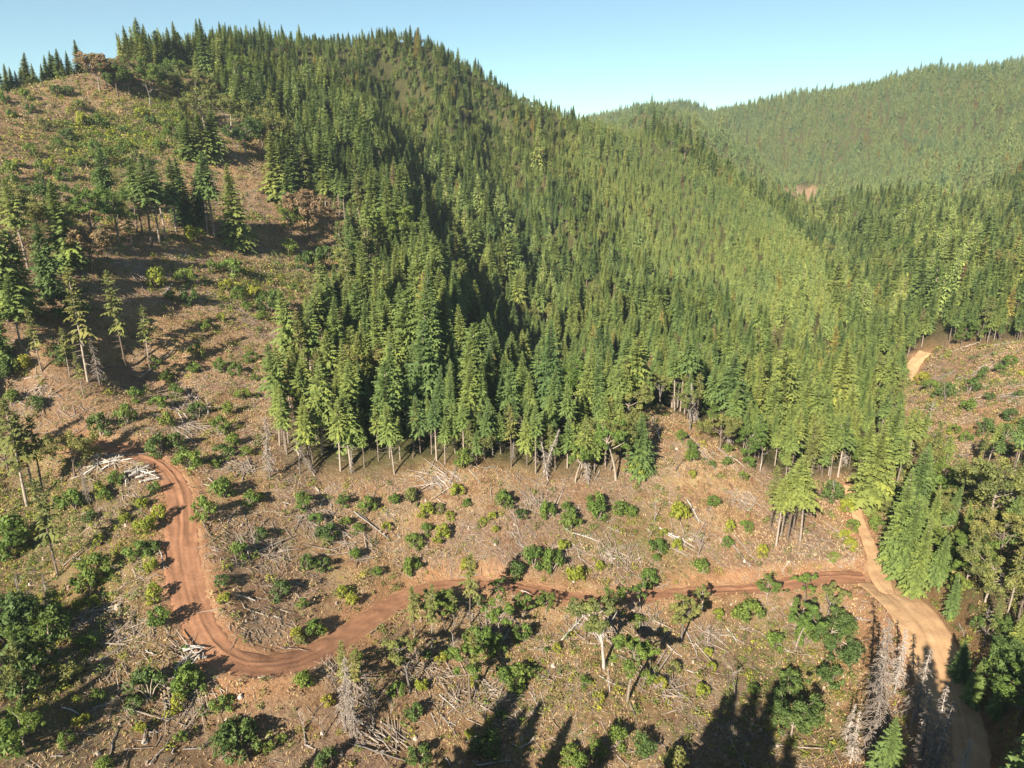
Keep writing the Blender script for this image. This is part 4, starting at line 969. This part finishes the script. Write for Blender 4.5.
Xs = np.r_[Xs, hx[okh]]; Ys = np.r_[Ys, hy[okh]]; Zs = np.r_[Zs, hz_[okh]]; Ls = np.r_[Ls, hl[okh]]; az = np.r_[az, haz[okh]]; dx = np.cos(az) * Ls; dy = np.sin(az) * Ls
Z2 = np.r_[Z2, height((hx + np.cos(haz) * hl)[okh], (hy + np.sin(haz) * hl)[okh], False) + rng.uniform(0, .5, okh.sum())]; n_ = len(Xs)
a = np.stack([Xs, Ys, Zs + .08], 1); b = np.stack([Xs + dx, Ys + dy, Z2 + rng.uniform(.05, .5, n_)], 1)
r_ = .025 + .028 * Ls * rng.uniform(.5, 1.2, n_); sd = np.stack([-np.sin(az), np.cos(az), 0 * az], 1) * r_[:, None]; upv = np.array([0, 0, 1.]) * r_[:, None] * 1.4
V = np.stack([a + sd, a - sd, a + upv, b + sd * .3, b - sd * .3, b + upv * .3], 1).reshape(-1, 3)
i6 = np.arange(n_)[:, None] * 6
Qs = np.concatenate([i6 + np.array([[0, 3, 5, 2]]), i6 + np.array([[1, 2, 5, 4]]), i6 + np.array([[0, 1, 4, 3]])])
mb = MB(); mb.add(V, Qs[:n_ * 0 + len(Qs)]); o = link('slash_debris', mb.mesh('slash_debris', M['slash'])); o['kind'] = 'stuff'; o['label'] = 'grey broken branches and logging slash'

# ------------------------------------------------------------------ logs (ends given in the four-times enlarged tile whose corner comes first)
LOGS = '''0 576 265 355 295 285|390 150 475 135|478 118 480 188|300 225 350 150|325 220 345 140|540 240 530 150|535 160 560 130|600 250 612 205|440 280 515 240|400 350 485 295|350 380 420 335|200 310 190 300|175 455 235 400|660 440 660 560|672 440 672 555|650 575 700 570|360 545 480 490|480 490 560 450|370 530 470 500|260 630 385 630|430 720 470 620|600 760 660 700|665 700 680 640|660 760 705 715|595 630 635 628|575 680 590 610|730 695 830 675|800 690 850 660|690 415 800 325|720 380 790 330|735 370 770 325|700 395 760 340|740 300 815 285|735 312 820 300|730 292 800 280|760 322 820 312|800 355 830 345|520 290 580 285|880 740 905 715
0 384 500 370 560 350|520 390 600 345|545 395 625 365|560 400 630 375|530 365 590 350|560 360 625 380|580 400 640 385|380 305 400 300|340 375 420 330|350 350 470 320|380 340 500 315|285 385 360 365|420 335 530 315|400 360 460 330|300 380 350 360|730 30 790 70|745 20 770 110|760 40 810 80|715 60 790 55|735 90 775 30|715 120 750 190|730 140 760 200|720 170 770 215|740 130 770 180|700 115 740 130|745 215 785 245|275 205 375 150|445 730 500 765|640 680 660 750|655 690 680 745|645 720 690 700|665 680 690 730|610 685 650 655|970 330 1000 300|945 375 985 320|970 390 990 320|980 520 985 570|815 570 855 630|910 560 945 500|500 370 505 420
256 384 395 520 530 625|410 520 460 560|350 560 390 565|450 650 500 640|705 370 760 440|720 365 775 430|730 360 790 410|715 375 745 420|745 440 790 445|850 345 900 405|300 480 310 520|310 600 330 605|500 500 560 540|330 580 380 620|780 360 820 390|540 560 580 545|910 345 960 340|950 215 1000 260
256 576 240 420 315 460|375 565 480 635|480 635 545 710|430 500 480 620|500 585 610 660|370 675 600 745|345 570 380 490|385 490 460 430|480 510 545 430 r|545 430 580 370 r|730 550 800 600|740 560 800 640|840 665 890 635|900 640 1020 585|1000 600 1023 620|760 730 775 765|880 760 1020 745|905 410 950 460|950 470 990 500|975 330 1000 350|985 265 1023 205|640 340 750 210 r|590 390 700 260 r|460 260 515 215|735 480 800 540|190 610 195 680|195 680 230 695|700 550 720 600|460 570 475 620|800 440 815 470|950 590 990 600
512 384 30 430 105 490|205 570 290 660|240 600 350 635|255 605 330 610|380 575 490 610|55 570 100 620|735 250 815 350|870 290 930 335|820 260 900 330|880 445 915 480|700 500 740 550|735 530 770 570|700 470 750 560|930 480 965 490|940 510 960 500|610 600 720 670|640 660 700 690|590 580 730 660|350 350 330 390|525 90 570 70|540 110 575 80|490 360 500 390|365 670 410 700|0 600 50 660|20 640 50 655|890 610 1000 740|870 630 960 740|790 690 850 740
512 576 105 390 165 425|0 560 50 520|70 460 110 530|200 260 300 170|265 215 300 180|290 180 360 260|310 190 350 270|280 270 365 270|330 180 370 240|380 260 450 305|350 405 430 440|470 510 500 580|580 660 615 690|250 760 320 715|860 215 900 270|845 330 870 295|910 190 985 240|940 350 1020 410|690 210 740 320|590 270 640 220|620 280 680 330|500 240 600 160|660 470 720 510|700 380 750 390|920 730 935 765|30 690 90 650|0 670 40 700|320 230 290 250|600 190 560 250|740 180 760 220|870 240 930 280
768 576 285 160 410 220|480 140 570 220 r|40 510 185 660|60 290 95 310|860 200 930 260|900 210 950 195|965 280 975 330|780 130 800 170
768 384 640 170 670 225|980 90 1020 60|960 80 1000 50|985 100 1020 80|760 540 800 580|670 580 740 570|1000 60 1024 40
768 192 750 635 840 605|640 755 760 720|755 750 960 680|840 710 1000 640|870 620 1000 600|800 745 850 720|690 660 740 640
0 192 690 620 670 595|360 725 400 715|550 760 600 740|700 265 745 250|740 260 755 230|690 370 650 410|560 745 690 640|100 750 170 740|380 720 480 700|300 700 370 660
0 0 15 605 60 605|605 410 620 450|820 490 830 530|930 610 960 650'''
seg = []
for ln in LOGS.splitlines():
    a = ln.split(' ', 2); ox, oy = float(a[0]), float(a[1])
    for q in a[2].split('|'):
        q = q.split(); v = [float(z_) for z_ in q[:4]]; seg.append((ox + v[0] / 4, oy + v[1] / 4, ox + v[2] / 4, oy + v[3] / 4, len(q) > 4))
tries = 0
while len(seg) < 304 and tries < 5000:
    tries += 1; x, y = rng.uniform(0, 1024), rng.uniform(430, 768); a = rng.random() * 6.28; l = rng.uniform(6, 20)
    if inpoly(CLEAR1, np.array([x]), np.array([y]))[0]: seg.append((x, y, x + l * math.cos(a), y + .6 * l * math.sin(a), rng.random() < .2))
sg = np.array([s_[:4] for s_ in seg]); A0, ta = at(sg[:, 0], sg[:, 1]); B0, tb_ = at(sg[:, 2], sg[:, 3])
bent = [np.random.default_rng(500 + k) for k in range(8)]
LOGM = {}
for red in (False, True, 2):
    for k in range(8):
        g = np.random.default_rng(500 + k); mb = MB(); tt = np.linspace(0, 1, 9)
        wob = np.cumsum(g.normal(0, .006, (9, 2)), 0) * np.sin(tt * np.pi)[:, None] * 3
        p = np.stack([tt, wob[:, 0], wob[:, 1] * .5], 1)
        # radius along a 1 m stick, thinned by the object's own y and z scale
        tube(mb, np.stack([tt * 10, p[:, 1] * 40, p[:, 2] * 20], 1), (1 - .5 * tt) * 1.0, 7, True, capmat=1)
        for j in range(3):
            q = g.uniform(.25, .9); o_ = np.array([q * 10, np.interp(q, tt, p[:, 1]) * 40, .6]); a = g.random() * 3.14
            tube(mb, [o_, o_ + (g.uniform(.1, .6), 2.6 * math.cos(a), 2.6 * math.sin(a))], [.3, .12], 4, False)
        LOGM[red, k] = mb.mesh('fallen_log', [M['palelog' if red == 2 else 'redlog' if red else 'deadwood'], M['cutend']])
items = []; nlog = 0
for i, s_ in enumerate(seg):
    v = B0[i] - A0[i]; L_ = np.linalg.norm(v)
    if L_ > 30 or L_ < .6 or nlog >= 300 or road_info(((A0[i] + B0[i]) / 2)[:1], ((A0[i] + B0[i]) / 2)[1:2])[0][0] < .1: continue
    nlog += 1
    r_ = float(np.clip(.08 + .009 * L_, .10, .21)) * rng.uniform(.8, 1.25)
    pile = any(math.hypot((s_[0] + s_[2]) / 2 - cx_, (s_[1] + s_[3]) / 2 - cy_) < rr_ for cx_, cy_, rr_ in ((143, 473, 24), (112, 470, 30), (196, 656, 20)))
    if pile: r_ = rng.uniform(.16, .26)
    o = link('fallen_log', LOGM[2 if pile else bool(s_[4]), int(rng.integers(8))])
    xa = Vector(v).normalized(); ya = Vector((0, 0, 1)).cross(xa).normalized(); za = xa.cross(ya)
    mt_ = Matrix((xa, ya, za)).transposed().to_4x4(); mt_.translation = Vector(A0[i]) + Vector((0, 0, r_ * .8 + .05 + (rng.uniform(.1, .9) if pile else rng.uniform(0, .3) if i < 80 else rng.uniform(0, .2))))
    o.matrix_world = mt_ @ Matrix.Diagonal((L_ / 10, r_, r_, 1))
    o['category'] = 'log'; o['group'] = 'fallen logs left on the clear-cut'
    items.append([o, (s_[0] + s_[2]) / 2, (s_[1] + s_[3]) / 2, ('long ' if L_ > 9 else 'short ' if L_ < 3.5 else '') + ('pale stacked log' if pile else 'brown weathered log' if s_[4] else 'bleached grey log')])
number_from_landmarks(items, 'fallen log')
print('counts', len(TREES), len(rest), nshr, nlog, len(far_leafy))

# ------------------------------------------------------------------ stumps left by the cut
STM = []
for k in range(4):
    g = np.random.default_rng(700 + k); mb = MB(); a = np.arange(9) / 9 * 6.28; rr = 1 + .25 * g.random(9)
    rings = [(-.4, 1.7 * rr), (.0, 1.45 * rr), (.25, 1.08 * rr), (1.0, .95 + .1 * g.random(9))]
    V = np.concatenate([np.stack([r_ * np.cos(a), r_ * np.sin(a), np.full(9, z_) + (.12 * np.cos(a) if z_ == 1 else 0)], 1) for z_, r_ in rings])
    i_ = np.arange(3)[:, None] * 9; kk = np.arange(9)[None]; mb.add(V, np.stack([i_ + kk, i_ + (kk + 1) % 9, i_ + 9 + (kk + 1) % 9, i_ + 9 + kk], -1).reshape(-1, 4))
    tb_ = MB(); T_ = np.vstack([V[27:] * (.93, .93, 1) + (0, 0, .01), (0, 0, 1.01)]); kk = np.arange(9); tb_.add(T_, np.stack([kk, (kk + 1) % 9, np.full(9, 9)], 1))
    STM.append((tb_.mesh('stump_cut', M['cutend']), mb.mesh('stump_body', M['redlog'])))
items = []; tries = 0; pts = []
while len(items) < 110 and tries < 3000:
    tries += 1; x, y = rng.uniform(5, 1020), rng.uniform(345, 764)
    if not (inpoly(CLEAR1, np.array([x]), np.array([y]))[0] or inpoly(CLEAR2, np.array([x]), np.array([y]))[0]) or any(math.hypot(x - a_[0], y - a_[1]) < 16 for a_ in pts): continue
    P, t = at(x, y)
    if road_info(P[:, 0], P[:, 1])[0][0] < 1.2: continue
    pts.append((x, y)); mc, mt = STM[rng.integers(4)]; r_ = rng.uniform(.15, .29)
    o = put('stump', mc, mt, P[0], (r_, r_, rng.uniform(.25, .5)), rng.random() * 6.28, 'stump', 'stumps left in the clear-cut', ('cut_face', 'body')); items.append([o, x, y, 'pale cut stump' if r_ < .22 else 'broad cut stump'])
number_from_landmarks(items, 'stump')

# ------------------------------------------------------------------ the air
m, nt, N, L = mat('haze air')
pv = N.new('ShaderNodeVolumePrincipled'); pv.inputs['Color'].default_value = (.80, .88, 1, 1); pv.inputs['Density'].default_value = .00012; pv.inputs['Anisotropy'].default_value = .3
ou = N.new('ShaderNodeOutputMaterial'); L.new(pv.outputs[0], ou.inputs['Volume'])
mb = MB(); x0, x1, y0, y1, z0, z1 = -1060, 1680, -140, 2040, -70, 470
mb.add([(x, y, z) for z in (z0, z1) for x, y in ((x0, y0), (x1, y0), (x1, y1), (x0, y1))], [(3, 2, 1, 0), (4, 5, 6, 7), (0, 1, 5, 4), (1, 2, 6, 5), (2, 3, 7, 6), (3, 0, 4, 7)])
hz = link('haze', mb.mesh('haze', m)); hz['kind'] = 'stuff'; hz['label'] = 'thin pale air over the valley'
